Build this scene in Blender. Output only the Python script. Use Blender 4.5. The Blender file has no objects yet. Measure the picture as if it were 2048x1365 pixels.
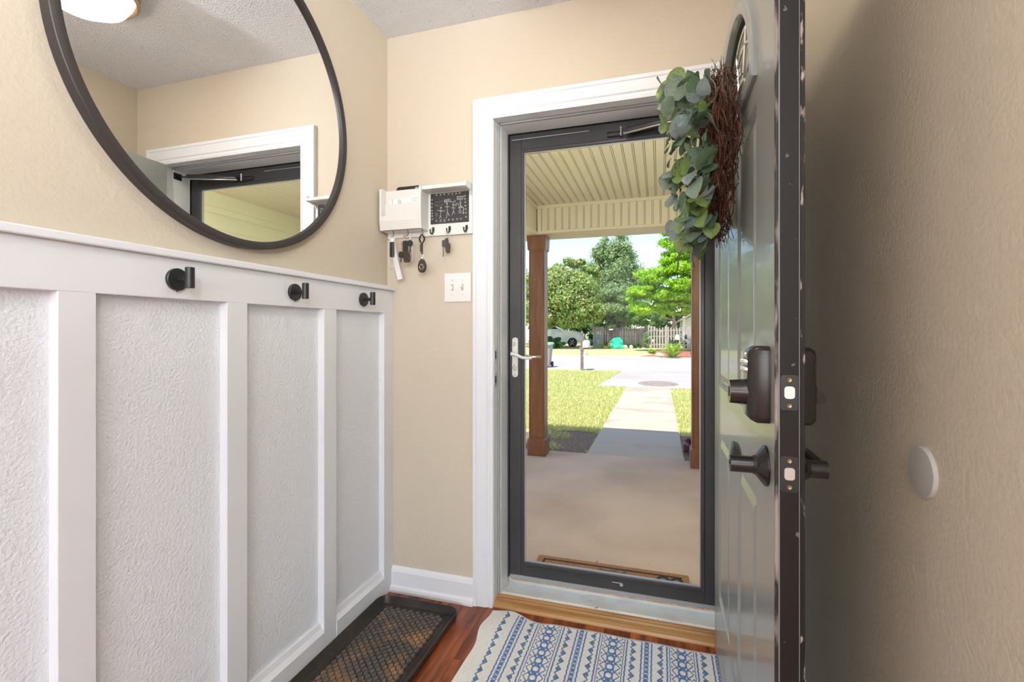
import bpy, bmesh, math, random
import numpy as np
from mathutils import Vector, Matrix, noise as mnoise
random.seed(7)
S = bpy.context.scene
C = S.collection
R = math.radians
PI = math.pi

# ------------------------------------------------------------------ camera
cam = bpy.data.cameras.new('camera'); co = bpy.data.objects.new('camera', cam); C.objects.link(co)
co.location = (0, 0, 1.135); co.rotation_euler = (R(90), 0, R(17.2))
cam.sensor_width = 36; cam.lens = 950 / 2048 * 36; cam.shift_y = -19.5 / 2048
cam.clip_start = 0.02; cam.clip_end = 500
S.camera = co
S.view_settings.view_transform = 'Standard'; S.view_settings.look = 'None'
S.view_settings.gamma = 1; S.view_settings.use_curve_mapping = False
S.view_settings.exposure = 0.16

# ------------------------------------------------------------------ world, sun, added fill lights
W = bpy.data.worlds.new('world'); S.world = W; W.use_nodes = True
wn = W.node_tree; wn.nodes.clear()
wo = wn.nodes.new('ShaderNodeOutputWorld'); wb = wn.nodes.new('ShaderNodeBackground')
sky = wn.nodes.new('ShaderNodeTexSky'); sky.sky_type = 'NISHITA'; sky.sun_disc = False
sky.sun_elevation = R(63); sky.sun_rotation = R(205); sky.air_density = 1.0; sky.dust_density = .5; sky.ozone_density = 1.0
wb.inputs[1].default_value = 0.32
wn.links.new(sky.outputs[0], wb.inputs[0]); wn.links.new(wb.outputs[0], wo.inputs[0])

def light(name, kind, loc, target, power, color=(1, 1, 1), sx=1, sy=1):
    d = bpy.data.lights.new(name, kind); d.energy = power; d.color = color
    if kind == 'AREA': d.shape = 'RECTANGLE'; d.size = sx; d.size_y = sy
    o = bpy.data.objects.new(name, d); C.objects.link(o); o.location = loc
    o.rotation_euler = (Vector(target) - Vector(loc)).to_track_quat('-Z', 'Y').to_euler()
    return o
sun = light('sun_lamp', 'SUN', (0, 0, 30), (0.10 * 30, 0.40 * 30, 30 - 0.9 * 30), 6.6, (1, 0.95, 0.87)); sun.data.angle = R(0.6)
light('added_window_fill', 'AREA', (0.3, -3.35, 1.45), (-0.4, 2, 1.2), 66, (0.93, 0.96, 1), 2.2, 1.5)  # added fill light behind the camera, standing in for daylight
light('added_side_room_fill', 'AREA', (2.9, -1.9, 1.4), (-1.1, 0.4, 1.3), 22, (0.93, 0.96, 1), 1.8, 1.5)  # added fill light from the side room, no window there

# ------------------------------------------------------------------ helpers
def tag(o, label=None, cat=None, group=None, kind=None):
    if label: o['label'] = label
    if cat: o['category'] = cat
    if group: o['group'] = group
    if kind: o['kind'] = kind
    return o
def thing(name, label, cat, loc, group=None, kind=None):
    o = bpy.data.objects.new(name, None); C.objects.link(o); o.location = loc; o.empty_display_size = .05
    return tag(o, label, cat, group, kind)
def wloc(p):
    v = Vector((0, 0, 0))
    while p is not None: v += p.location; p = p.parent
    return v
def obj(name, bm, m, parent=None, smooth=False, auto=None, kind=None, label=None, local=False):
    """link a bmesh given in world coordinates (shifted into its parent's frame)"""
    me = bpy.data.meshes.new(name)
    if parent is not None and not local:
        p = wloc(parent)
        for v in bm.verts: v.co -= p
    bmesh.ops.recalc_face_normals(bm, faces=bm.faces)
    if smooth:
        for f in bm.faces: f.smooth = True
    bm.to_mesh(me); bm.free()
    ms = m if isinstance(m, (list, tuple)) else [m]
    for x in ms: me.materials.append(x)
    if auto is not None:
        try: me.set_sharp_from_angle(angle=R(auto))
        except Exception: pass
    o = bpy.data.objects.new(name, me); C.objects.link(o)
    if parent is not None: o.parent = parent
    if kind: o['kind'] = kind
    if label: o['label'] = label
    return o
def B(): return bmesh.new()
def box(bm, x0, x1, y0, y1, z0, z1, bev=0, seg=1, mi=0):
    vs = [bm.verts.new(c) for c in ((x0,y0,z0),(x1,y0,z0),(x1,y1,z0),(x0,y1,z0),(x0,y0,z1),(x1,y0,z1),(x1,y1,z1),(x0,y1,z1))]
    fs = [bm.faces.new([vs[i] for i in q]) for q in ((0,3,2,1),(4,5,6,7),(0,1,5,4),(1,2,6,5),(2,3,7,6),(3,0,4,7))]
    for f in fs: f.material_index = mi
    if bev > 0:
        es = list({e for f in fs for e in f.edges})
        r = bmesh.ops.bevel(bm, geom=es, offset=bev, segments=seg, affect='EDGES', profile=.5)
        for f in r['faces']: f.material_index = mi
    return vs
def frame_of(d):
    d = d.normalized(); a = Vector((0, 0, 1)) if abs(d.z) < .9 else Vector((1, 0, 0))
    u = d.cross(a).normalized(); return u, d.cross(u)
def tube(bm, pts, r, seg=8, cap=True, mi=0, flat=1.0):
    pts = [Vector(p) for p in pts]; n = len(pts)
    rs = r if isinstance(r, (list, tuple)) else [r] * n
    rings = []; pu = None
    for i, p in enumerate(pts):
        d = pts[min(i + 1, n - 1)] - pts[max(i - 1, 0)]
        if d.length < 1e-9: d = Vector((0, 0, 1))
        d.normalize()
        if pu is None: u, w = frame_of(d)
        else:
            u = (pu - d * pu.dot(d))
            u = u.normalized() if u.length > 1e-6 else frame_of(d)[0]
            w = d.cross(u)
        pu = u
        rings.append([bm.verts.new(p + u * math.cos(2*PI*k/seg) * rs[i] + w * math.sin(2*PI*k/seg) * rs[i] * flat) for k in range(seg)])
    for i in range(n - 1):
        for k in range(seg):
            f = bm.faces.new((rings[i][k], rings[i][(k+1) % seg], rings[i+1][(k+1) % seg], rings[i+1][k])); f.material_index = mi
    if cap:
        for q in (rings[0][::-1], rings[-1]):
            f = bm.faces.new(q); f.material_index = mi
def cyl(bm, p0, p1, r0, r1=None, seg=24, mi=0): tube(bm, [p0, p1], [r0, r0 if r1 is None else r1], seg, mi=mi)
def lathe(bm, prof, center, axis='z', seg=32, mi=0):
    """prof: (radius, height) pairs along the axis from center"""
    c = Vector(center); rings = []
    A = {'x': Vector((1,0,0)), 'y': Vector((0,1,0)), 'z': Vector((0,0,1))}.get(axis) if isinstance(axis, str) else Vector(axis).normalized()
    u, w = frame_of(A)
    for r, h in prof:
        if r < 1e-6: rings.append([bm.verts.new(c + A * h)])
        else: rings.append([bm.verts.new(c + A * h + u * math.cos(2*PI*k/seg) * r + w * math.sin(2*PI*k/seg) * r) for k in range(seg)])
    for a, b in zip(rings, rings[1:]):
        for k in range(seg):
            q = [a[k % len(a)], a[(k+1) % len(a)], b[(k+1) % len(b)], b[k % len(b)]]
            q2 = []
            for v in q:
                if v not in q2: q2.append(v)
            if len(q2) > 2:
                f = bm.faces.new(q2); f.material_index = mi
    for rg in (rings[0], rings[-1]):
        if len(rg) > 2:
            try: f = bm.faces.new(rg); f.material_index = mi
            except ValueError: pass
def prism(bm, poly, axis, a, b, mi=0):
    """poly: 2D points; extruded along axis from a to b. x: (y,z)  y: (x,z)  z: (x,y)"""
    def P(p, t): return {'x': (t, p[0], p[1]), 'y': (p[0], t, p[1]), 'z': (p[0], p[1], t)}[axis]
    A = [bm.verts.new(P(p, a)) for p in poly]; Bv = [bm.verts.new(P(p, b)) for p in poly]; n = len(poly)
    fs = [bm.faces.new(A[::-1]), bm.faces.new(Bv)]
    for i in range(n): fs.append(bm.faces.new((A[i], A[(i+1) % n], Bv[(i+1) % n], Bv[i])))
    for f in fs: f.material_index = mi
def rrect(x0, x1, y0, y1, r, n=5):
    p = []
    for cx, cy, a in ((x1-r, y1-r, 0), (x0+r, y1-r, 90), (x0+r, y0+r, 180), (x1-r, y0+r, 270)):
        for i in range(n + 1): p.append((cx + r*math.cos(R(a + 90*i/n)), cy + r*math.sin(R(a + 90*i/n))))
    return p
def loft(bm, loops, capa=True, capb=True, mi=0):
    rs = [[bm.verts.new(p) for p in L] for L in loops]
    for a, b in zip(rs, rs[1:]):
        for k in range(len(a)):
            f = bm.faces.new((a[k], a[(k+1) % len(a)], b[(k+1) % len(a)], b[k])); f.material_index = mi
    if capa: bm.faces.new(rs[0][::-1]).material_index = mi
    if capb: bm.faces.new(rs[-1]).material_index = mi
def copy_tree(o, parent=None):
    c = o.copy(); C.objects.link(c); c.parent = parent
    for ch in list(o.children): copy_tree(ch, c)
    return c
def frompy(name, verts, faces, mats, parent=None, kind=None, label=None, smooth=False):
    me = bpy.data.meshes.new(name)
    verts = np.asarray(verts, dtype=np.float32).copy()
    if parent is not None: verts -= np.array(wloc(parent), dtype=np.float32)
    faces = np.asarray(faces, dtype=np.int32); k = faces.shape[1]
    me.vertices.add(len(verts)); me.vertices.foreach_set('co', verts.ravel())
    me.loops.add(faces.size); me.loops.foreach_set('vertex_index', faces.ravel())
    me.polygons.add(len(faces)); me.polygons.foreach_set('loop_start', np.arange(0, faces.size, k, dtype=np.int32))
    me.update(calc_edges=True); me.validate()
    for m in (mats if isinstance(mats, (list, tuple)) else [mats]): me.materials.append(m)
    o = bpy.data.objects.new(name, me); C.objects.link(o)
    if parent is not None: o.parent = parent
    if kind: o['kind'] = kind
    if label: o['label'] = label
    return o

# ------------------------------------------------------------------ materials
def mat(name, col, rough=.5, metal=0., spec=.5, col2=None, nscale=5., ndetail=4., mix=(.35, .65), stretch=(1, 1, 1),
        bump=None, bscale=100., bdist=.002, coat=0., emit=None, estr=0., island=None, trans=0., coords='Object', bdetail=2., speck=None):
    m = bpy.data.materials.new(name); m.use_nodes = True; nt = m.node_tree; N = nt.nodes; L = nt.links
    b = N['Principled BSDF']; b.inputs['Roughness'].default_value = rough; b.inputs['Metallic'].default_value = metal
    b.inputs['Specular IOR Level'].default_value = spec; b.inputs['Coat Weight'].default_value = coat
    b.inputs['Base Color'].default_value = (*col, 1)
    tc = N.new('ShaderNodeNewGeometry').outputs['Position'] if coords == 'World' else N.new('ShaderNodeTexCoord').outputs['Object']
    mp = N.new('ShaderNodeMapping'); mp.inputs['Scale'].default_value = stretch; L.new(tc, mp.inputs[0])
    cur = None
    if col2 is not None:
        n = N.new('ShaderNodeTexNoise'); n.inputs['Scale'].default_value = nscale; n.inputs['Detail'].default_value = ndetail; L.new(mp.outputs[0], n.inputs[0])
        r = N.new('ShaderNodeValToRGB'); r.color_ramp.elements[0].position = mix[0]; r.color_ramp.elements[1].position = mix[1]
        r.color_ramp.elements[0].color = (*col, 1); r.color_ramp.elements[1].color = (*col2, 1)
        L.new(n.outputs[0], r.inputs[0]); cur = r.outputs[0]
    if island is not None:
        g = N.new('ShaderNodeNewGeometry'); r = N.new('ShaderNodeValToRGB'); cr = r.color_ramp
        cr.elements[0].color = (*island[0], 1); cr.elements[1].color = (*island[-1], 1)
        for i, c in enumerate(island[1:-1]): e = cr.elements.new((i + 1) / (len(island) - 1)); e.color = (*c, 1)
        L.new(g.outputs['Random Per Island'], r.inputs[0])
        if cur is not None:
            mx = N.new('ShaderNodeMixRGB'); mx.blend_type = 'MIX'; mx.inputs[0].default_value = .5; L.new(cur, mx.inputs[1]); L.new(r.outputs[0], mx.inputs[2]); cur = mx.outputs[0]
        else: cur = r.outputs[0]
    if speck is not None:   # (colour, scale, threshold)
        n = N.new('ShaderNodeTexNoise'); n.inputs['Scale'].default_value = speck[1]; n.inputs['Detail'].default_value = 3; L.new(tc, n.inputs[0])
        r = N.new('ShaderNodeValToRGB'); r.color_ramp.elements[0].position = speck[2]; r.color_ramp.elements[1].position = speck[2] + .03
        r.color_ramp.elements[0].color = (0,0,0,1); r.color_ramp.elements[1].color = (1,1,1,1); L.new(n.outputs[0], r.inputs[0])
        mx = N.new('ShaderNodeMixRGB'); L.new(r.outputs[0], mx.inputs[0]); mx.inputs[2].default_value = (*speck[0], 1)
        if cur is not None: L.new(cur, mx.inputs[1])
        else: mx.inputs[1].default_value = (*col, 1)
        cur = mx.outputs[0]
    if cur is not None: L.new(cur, b.inputs['Base Color'])
    if bump:
        n = N.new('ShaderNodeTexNoise'); n.inputs['Scale'].default_value = bscale; n.inputs['Detail'].default_value = bdetail; L.new(mp.outputs[0], n.inputs[0])
        bp = N.new('ShaderNodeBump'); bp.inputs['Strength'].default_value = bump; bp.inputs['Distance'].default_value = bdist
        L.new(n.outputs[0], bp.inputs['Height']); L.new(bp.outputs[0], b.inputs['Normal'])
    if emit: b.inputs['Emission Color'].default_value = (*emit, 1); b.inputs['Emission Strength'].default_value = estr
    if trans:
        t = N.new('ShaderNodeBsdfTranslucent'); ms = N.new('ShaderNodeMixShader'); ms.inputs[0].default_value = trans
        if cur is not None: L.new(cur, t.inputs[0])
        else: t.inputs[0].default_value = (*col, 1)
        L.new(b.outputs[0], ms.inputs[1]); L.new(t.outputs[0], ms.inputs[2]); L.new(ms.outputs[0], N['Material Output'].inputs[0])
    return m
def glass_mat(name, tint=(1, 1, 1), ior=1.10, rough=0.0):
    m = bpy.data.materials.new(name); m.use_nodes = True; nt = m.node_tree; N = nt.nodes; L = nt.links
    N.remove(N['Principled BSDF'])
    t = N.new('ShaderNodeBsdfTransparent'); t.inputs[0].default_value = (*tint, 1)
    g = N.new('ShaderNodeBsdfGlossy'); g.inputs['Roughness'].default_value = rough
    f = N.new('ShaderNodeFresnel'); f.inputs[0].default_value = ior
    ms = N.new('ShaderNodeMixShader'); L.new(f.outputs[0], ms.inputs[0]); L.new(t.outputs[0], ms.inputs[1]); L.new(g.outputs[0], ms.inputs[2])
    L.new(ms.outputs[0], N['Material Output'].inputs[0]); return m

M_beige = mat('beige_wall_paint', (.61, .53, .418), .55, bump=.35, bscale=105, bdist=.004, coords='World', bdetail=3)
M_ceil = mat('popcorn_ceiling', (.87, .89, .93), .9, bump=1.0, bscale=160, bdist=.010, coords='World', bdetail=3, speck=((.42, .41, .40), 90, .70))
M_white = mat('white_trim_paint', (.79, .80, .825), .35, bump=.08, bscale=40, bdist=.002, coords='World')
M_jamb = mat('white_jamb_paint', (.86, .86, .86), .35, col2=(.84, .85, .85), speck=((.45, .42, .38), 14, .73), coords='World')
M_panel = mat('white_textured_wall', (.81, .83, .865), .42, bump=.6, bscale=130, bdist=.005, coords='World', bdetail=2.5)
M_black = mat('matte_black_metal', (.018, .017, .017), .38)
M_frame = mat('dark_bronze_frame', (.030, .024, .024), .42, bump=.05, bscale=200)
M_mirror = mat('mirror_silver', (.93, .94, .94), .0, 1.0)
M_door = mat('grey_green_door_paint', (.27, .28, .27), .30, coat=.3, col2=(.31, .315, .305), nscale=3, bump=.15, bscale=30, bdist=.001, coords='World', stretch=(1, 1, .15))
M_edge = mat('brown_door_edge_paint', (.014, .010, .008), .5, spec=.25, speck=((.16, .13, .11), 55, .68), coords='World')
M_chip = mat('chipped_edge_paint', (.03, .020, .016), .5, spec=.25, col2=(.30, .235, .21), nscale=50, mix=(.44, .58), coords='World', stretch=(1, 1, .22))
M_chip2 = mat('edge_paint_with_few_chips', (.016, .011, .009), .5, spec=.25, col2=(.42, .34, .28), nscale=70, mix=(.60, .66), coords='World', stretch=(1, 1, .3))
M_orb = mat('oil_rubbed_bronze', (.028, .022, .019), .27, .4)
M_brass = mat('dull_brass_screw', (.35, .24, .12), .4, .9)
M_steel = mat('satin_nickel', (.72, .71, .69), .28, .85)
M_storm = mat('charcoal_storm_door_metal', (.052, .052, .055), .33, .25, coords='World', col2=(.062, .060, .060), nscale=8, speck=((.22, .21, .20), 70, .74))
M_bead = mat('grey_glazing_bead', (.42, .42, .42), .35, .4)
M_glass = glass_mat('clear_storm_glass', (.97, .985, .975))
M_lite = glass_mat('bevelled_lite_glass', (.92, .93, .92), 1.5, .06)
def frost_glass(name):
    m = bpy.data.materials.new(name); m.use_nodes = True; N = m.node_tree.nodes; L = m.node_tree.links; N.remove(N['Principled BSDF'])
    t = N.new('ShaderNodeBsdfTransparent'); d = N.new('ShaderNodeBsdfTranslucent'); d2 = N.new('ShaderNodeBsdfDiffuse'); g = N.new('ShaderNodeBsdfGlossy'); g.inputs['Roughness'].default_value = .08
    d.inputs[0].default_value = d2.inputs[0].default_value = (.9, .9, .88, 1)
    a = N.new('ShaderNodeMixShader'); b = N.new('ShaderNodeMixShader'); c = N.new('ShaderNodeMixShader'); f = N.new('ShaderNodeFresnel'); f.inputs[0].default_value = 1.45
    b.inputs[0].default_value = .4; L.new(d.outputs[0], a.inputs[1]); L.new(d2.outputs[0], a.inputs[2]); L.new(t.outputs[0], b.inputs[1]); L.new(a.outputs[0], b.inputs[2])
    L.new(f.outputs[0], c.inputs[0]); L.new(b.outputs[0], c.inputs[1]); L.new(g.outputs[0], c.inputs[2]); L.new(c.outputs[0], N['Material Output'].inputs[0]); return m
M_lite = frost_glass('frosted_bevelled_glass')
M_rubber = mat('grey_weatherstrip', (.34, .34, .34), .6)
M_oak = mat('oak_threshold', (.33, .155, .045), .30, col2=(.46, .25, .09), nscale=6, stretch=(.5, 6, 6), bump=.1, bscale=30, coords='World')
M_sill = mat('weathered_metal_sill', (.78, .78, .75), .42, col2=(.62, .60, .56), nscale=9, mix=(.45, .75), coords='World', speck=((.30, .22, .14), 40, .70))
M_brick = mat('salmon_sill_brick', (.58, .36, .25), .85, col2=(.70, .52, .38), nscale=30, bump=.5, bscale=120, coords='World', speck=((.16, .14, .13), 28, .66))
M_mortar = mat('mortar', (.46, .43, .38), .9)
M_siding = mat('cream_vinyl_siding', (.78, .77, .60), .5, bump=.05, bscale=60)
M_soffit = mat('cream_vinyl_soffit', (.72, .66, .52), .5, bump=.05, bscale=60)
M_groove = mat('dark_soffit_groove', (.16, .15, .10), .8)  # dark backing colour that shows between the boards
M_tan = mat('tan_aluminium_fascia', (.55, .46, .37), .5)
M_post = mat('brown_stained_post', (.155, .050, .022), .45, col2=(.21, .085, .045), nscale=4, stretch=(6, 6, .8), bump=.25, bscale=20, coords='World', speck=((.52, .44, .38), 26, .735))
M_conc = mat('porch_concrete', (.54, .41, .33), .85, col2=(.42, .30, .235), nscale=1.6, ndetail=9, mix=(.35, .7), bump=.3, bscale=60, bdist=.004, coords='World', speck=((.16, .12, .10), 34, .735))
M_walk = mat('walk_concrete', (.44, .36, .285), .85, col2=(.34, .22, .16), nscale=.9, ndetail=8, mix=(.52, .72), bump=.3, bscale=40, bdist=.004, coords='World', stretch=(1, 2.2, 1))
M_drive = mat('pale_drive_concrete', (.41, .37, .345), .85, col2=(.35, .30, .275), nscale=.5, ndetail=9, bump=.2, bscale=30, bdist=.004, coords='World')
M_street = mat('pale_street', (.43, .385, .36), .85, col2=(.36, .315, .295), nscale=.3, ndetail=10, bump=.2, bscale=20, bdist=.005, coords='World')
M_lawn = mat('lawn_soil', (.44, .42, .15), .9, col2=(.56, .48, .25), nscale=1.3, ndetail=10, mix=(.4, .65), bump=.6, bscale=25, bdist=.02, coords='World')
M_blade = mat('grass_blade', (.3, .4, .05), .6, island=[(.30, .38, .08), (.50, .55, .14), (.68, .62, .26), (.80, .72, .44), (.44, .50, .14)], trans=.3)
M_lawn2 = mat('far_lawn', (.38, .42, .13), .9, col2=(.52, .48, .24), nscale=.8, ndetail=10, bump=.5, bscale=12, bdist=.03, coords='World')
M_dirt = mat('brown_mulch', (.13, .075, .045), .95, col2=(.24, .16, .11), nscale=30, bump=.9, bscale=40, bdist=.02, coords='World')
M_redmulch = mat('red_mulch', (.42, .13, .07), .95, col2=(.26, .10, .07), nscale=12, bump=.9, bscale=20, bdist=.03, coords='World')
M_bark = mat('bark', (.10, .065, .045), .9, col2=(.19, .14, .11), nscale=6, bump=.6, bscale=14, bdist=.02, coords='World', stretch=(1, 1, .25))
def leafmat(n, cols): return mat(n, cols[0], .45, island=cols, trans=.35, spec=.3)
L_maple = leafmat('speckled_tree_leaf', [(.09, .22, .05), (.40, .52, .14), (.22, .38, .09), (.52, .40, .22), (.32, .48, .12), (.62, .62, .34)])
L_olive = leafmat('olive_tree_leaf', [(.12, .22, .08), (.32, .42, .16), (.48, .54, .30), (.20, .33, .12), (.40, .48, .22)])
L_cyp = leafmat('bright_green_tree_leaf', [(.11, .30, .02), (.34, .58, .03), (.55, .75, .05), (.24, .48, .03)])
L_dark = leafmat('dark_shrub_leaf', [(.04, .12, .03), (.10, .22, .06), (.06, .16, .05)])
L_mid = leafmat('mid_green_leaf', [(.10, .26, .05), (.22, .38, .09), (.32, .46, .12)])
L_pale = leafmat('pale_green_leaf', [(.26, .40, .12), (.40, .50, .22), (.20, .34, .10)])
L_yel = leafmat('yellow_green_strap_leaf', [(.30, .50, .04), (.62, .66, .08), (.18, .38, .04), (.45, .58, .08)])
L_purp = leafmat('burgundy_leaf', [(.14, .035, .07), (.26, .08, .14), (.09, .03, .05)])
M_twig = mat('brown_twig', (.10, .032, .014), .6, island=[(.030, .012, .008), (.13, .042, .018), (.055, .02, .010)])
M_stem = mat('pale_wire_stem', (.45, .46, .22), .5)
def wleaf(n, c1, c2): return mat(n, c1, .42, col2=c2, nscale=14, bump=.15, bscale=60, trans=.22, spec=.35)
WL = [wleaf('grey_green_leaf', (.17, .235, .17), (.26, .325, .25)), wleaf('fresh_green_leaf', (.17, .26, .065), (.27, .36, .12)),
      wleaf('blue_grey_leaf', (.21, .275, .26), (.32, .38, .37)), wleaf('deep_green_leaf', (.09, .165, .09), (.16, .24, .14))]
M_rug = mat('cream_woven_cotton', (.86, .83, .78), .95, bump=.7, bscale=260, bdist=.003, coords='World', col2=(.78, .75, .70), nscale=120)
M_rugblue = mat('blue_yarn', (.07, .14, .32), .95, col2=(.16, .27, .48), nscale=110, coords='World', bump=.5, bscale=300)
M_rugnavy = mat('slate_blue_yarn', (.075, .125, .20), .95, col2=(.15, .22, .31), nscale=110, coords='World', bump=.5, bscale=300)
M_tray = mat('black_plastic_tray', (.009, .008, .009), .34, spec=.35, col2=(.035, .026, .02), nscale=9, coords='World')
M_tread = mat('dusty_tray_tread', (.075, .060, .052), .42, col2=(.36, .18, .06), nscale=8, ndetail=3, mix=(.50, .78), coords='World')
M_coir = mat('coir_mat', (.40, .19, .085), .98, col2=(.30, .13, .055), nscale=60, bump=1, bscale=300, bdist=.006, coords='World')
M_coirk = mat('black_coir_print', (.03, .028, .025), .98, bump=1, bscale=300, bdist=.006, coords='World')
M_coirg = mat('faded_green_coir_print', (.12, .12, .06), .98, bump=1, bscale=300, bdist=.006, coords='World')
M_org = mat('cream_painted_wood', (.74, .715, .67), .38)
M_paper = mat('envelope_paper', (.88, .87, .85), .6)
M_ink = mat('grey_ink', (.10, .10, .10), .6)
M_chalkb = mat('chalkboard', (.028, .024, .023), .55)
M_chalk = mat('chalk', (.72, .71, .70), .9)
M_chalkd = mat('faint_chalk', (.27, .25, .25), .9)
M_plast = mat('white_plastic', (.80, .79, .75), .3)
M_bump = mat('grey_plastic_disc', (.48, .46, .43), .45)
M_kblack = mat('black_key_plastic', (.02, .019, .018), .35)
M_leather = mat('dark_brown_leather', (.045, .024, .017), .5)
M_strap = mat('white_ribbon', (.78, .76, .76), .8)
M_copper = mat('copper_tag', (.50, .27, .20), .4, .6)
M_pearl = mat('lamp_opal_glass', (.95, .93, .88), .3, emit=(1, .90, .74), estr=17)
M_car = mat('white_car_paint', (.80, .80, .82), .2, coat=.6)
M_cglass = mat('dark_car_glass', (.02, .025, .03), .08)
M_tyre = mat('tyre_rubber', (.02, .02, .02), .8)
M_rim = mat('alloy_rim', (.6, .6, .6), .3, .8)
M_fence = mat('weathered_grey_fence_wood', (.36, .29, .28), .9, col2=(.48, .40, .385), nscale=5, stretch=(3, 3, .5), bump=.3, bscale=12, coords='World')
M_gate = mat('pale_grey_fence_wood', (.34, .30, .30), .9, col2=(.27, .23, .23), nscale=5, stretch=(3, 3, .5), coords='World')
M_bin = mat('grey_bin_plastic', (.30, .26, .27), .6)
M_lid = mat('green_bin_lid', (.30, .50, .28), .5)
M_tarp = mat('bright_green_tarp', (.01, .52, .22), .4, col2=(.03, .72, .42), nscale=2.5)
M_tarpy = mat('orange_yellow_plastic', (.75, .38, .08), .5)
M_mailpost = mat('grey_brown_post_wood', (.17, .11, .10), .8, col2=(.25, .18, .17), nscale=8)
M_mailbox = mat('white_mailbox', (.78, .77, .80), .35)
M_stone = mat('pale_stone', (.60, .50, .42), .85, col2=(.70, .60, .52), nscale=4)
M_fount = mat('fountain_concrete', (.58, .50, .42), .85)
M_hsiding = mat('yellow_cream_house_siding', (.64, .60, .40), .6)
M_hsidingw = mat('grey_white_house_siding', (.60, .60, .62), .6)
M_shingle = mat('tan_roof_shingle', (.32, .25, .19), .9)

def floor_mat():
    m = bpy.data.materials.new('reddish_laminate_plank'); m.use_nodes = True; N = m.node_tree.nodes; L = m.node_tree.links
    b = N['Principled BSDF']; b.inputs['Roughness'].default_value = .26
    g = N.new('ShaderNodeNewGeometry'); oi = N.new('ShaderNodeObjectInfo')
    mp = N.new('ShaderNodeMapping'); mp.inputs['Scale'].default_value = (9, 1.3, 9); L.new(g.outputs['Position'], mp.inputs[0])
    n = N.new('ShaderNodeTexNoise'); n.noise_dimensions = '4D'; n.inputs['Scale'].default_value = 2.2; n.inputs['Detail'].default_value = 8; n.inputs['Distortion'].default_value = 1.2
    mm = N.new('ShaderNodeMath'); mm.operation = 'MULTIPLY'; mm.inputs[1].default_value = 40; L.new(oi.outputs['Random'], mm.inputs[0]); L.new(mm.outputs[0], n.inputs['W']); L.new(mp.outputs[0], n.inputs[0])
    r = N.new('ShaderNodeValToRGB'); r.color_ramp.elements[0].position = .32; r.color_ramp.elements[1].position = .66
    r.color_ramp.elements[0].color = (.10, .018, .010, 1); r.color_ramp.elements[1].color = (.42, .12, .030, 1); L.new(n.outputs[0], r.inputs[0])
    r2 = N.new('ShaderNodeValToRGB'); r2.color_ramp.elements[0].color = (.58, .45, .48, 1); r2.color_ramp.elements[1].color = (1.25, 1.2, 1.1, 1); L.new(oi.outputs['Random'], r2.inputs[0])
    mx = N.new('ShaderNodeMixRGB'); mx.blend_type = 'MULTIPLY'; mx.inputs[0].default_value = 1; L.new(r.outputs[0], mx.inputs[1]); L.new(r2.outputs[0], mx.inputs[2])
    L.new(mx.outputs[0], b.inputs['Base Color']); return m
M_floor = floor_mat()

# ------------------------------------------------------------------ main dimensions
LX, RX, FY, BY, CZ = -1.148, .42, 1.845, -3.5, 2.43      # inner faces of the hall
OL, OR, OH = -.650, .245, 2.012                         # door opening between jambs
GZ = -.13                                               # porch and yard level
G2 = 2.03                                               # outer face of the front wall

# ------------------------------------------------------------------ structure: shell
def struct(name, bm, m, **k): return obj(name, bm, m, kind='structure', **k)
bm = B(); box(bm, LX-.14, LX, BY, G2, -.02, CZ); struct('wall_left', bm, M_beige)
bm = B(); box(bm, RX, RX+.12, -.35, G2-.002, -.02, CZ); struct('wall_right', bm, M_beige)
bm = B(); jw = .02
box(bm, LX, OL-jw, FY, G2, -.02, CZ); box(bm, OR+jw, RX, FY, G2, -.02, CZ); box(bm, OL-jw, OR+jw, FY, G2, OH+jw, CZ)
struct('wall_front', bm, M_beige)
bm = B(); box(bm, LX, 3.1, BY-.1, BY, -.02, .65); box(bm, LX, -.9, BY-.1, BY, .65, 2.25); box(bm, 1.5, 3.1, BY-.1, BY, .65, 2.25); box(bm, LX, 3.1, BY-.1, BY, 2.25, CZ)
struct('wall_back', bm, M_beige)
bm = B(); box(bm, 3.1, 3.2, BY, -.35, -.02, CZ); box(bm, RX+.12, 3.2, -.35, -.25, -.02, CZ); struct('wall_side', bm, M_beige)
bm = B(); box(bm, LX-.14, 3.2, BY-.1, G2, CZ, CZ+.1); struct('ceiling', bm, M_ceil)
w = thing('added_window_1', None, None, (.3, BY-.05, .65), kind='structure')  # added window out of view, goes with the fill light behind the camera
bm = B()
box(bm, -.9, -.84, BY-.09, BY+.02, .65, 2.25); box(bm, 1.44, 1.5, BY-.09, BY+.02, .65, 2.25); box(bm, -.84, 1.44, BY-.09, BY+.02, .65, .71); box(bm, -.84, 1.44, BY-.09, BY+.02, 2.19, 2.25); box(bm, .28, .32, BY-.08, BY-.02, .71, 2.19)
obj('added_window_frame', bm, M_white, w)
for i in range(2):
    bm = B(); x = -.84 + i*1.16; box(bm, x, x+1.12, BY-.06, BY-.055, .71, 2.19); obj('added_window_pane', bm, M_glass, w)

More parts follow.
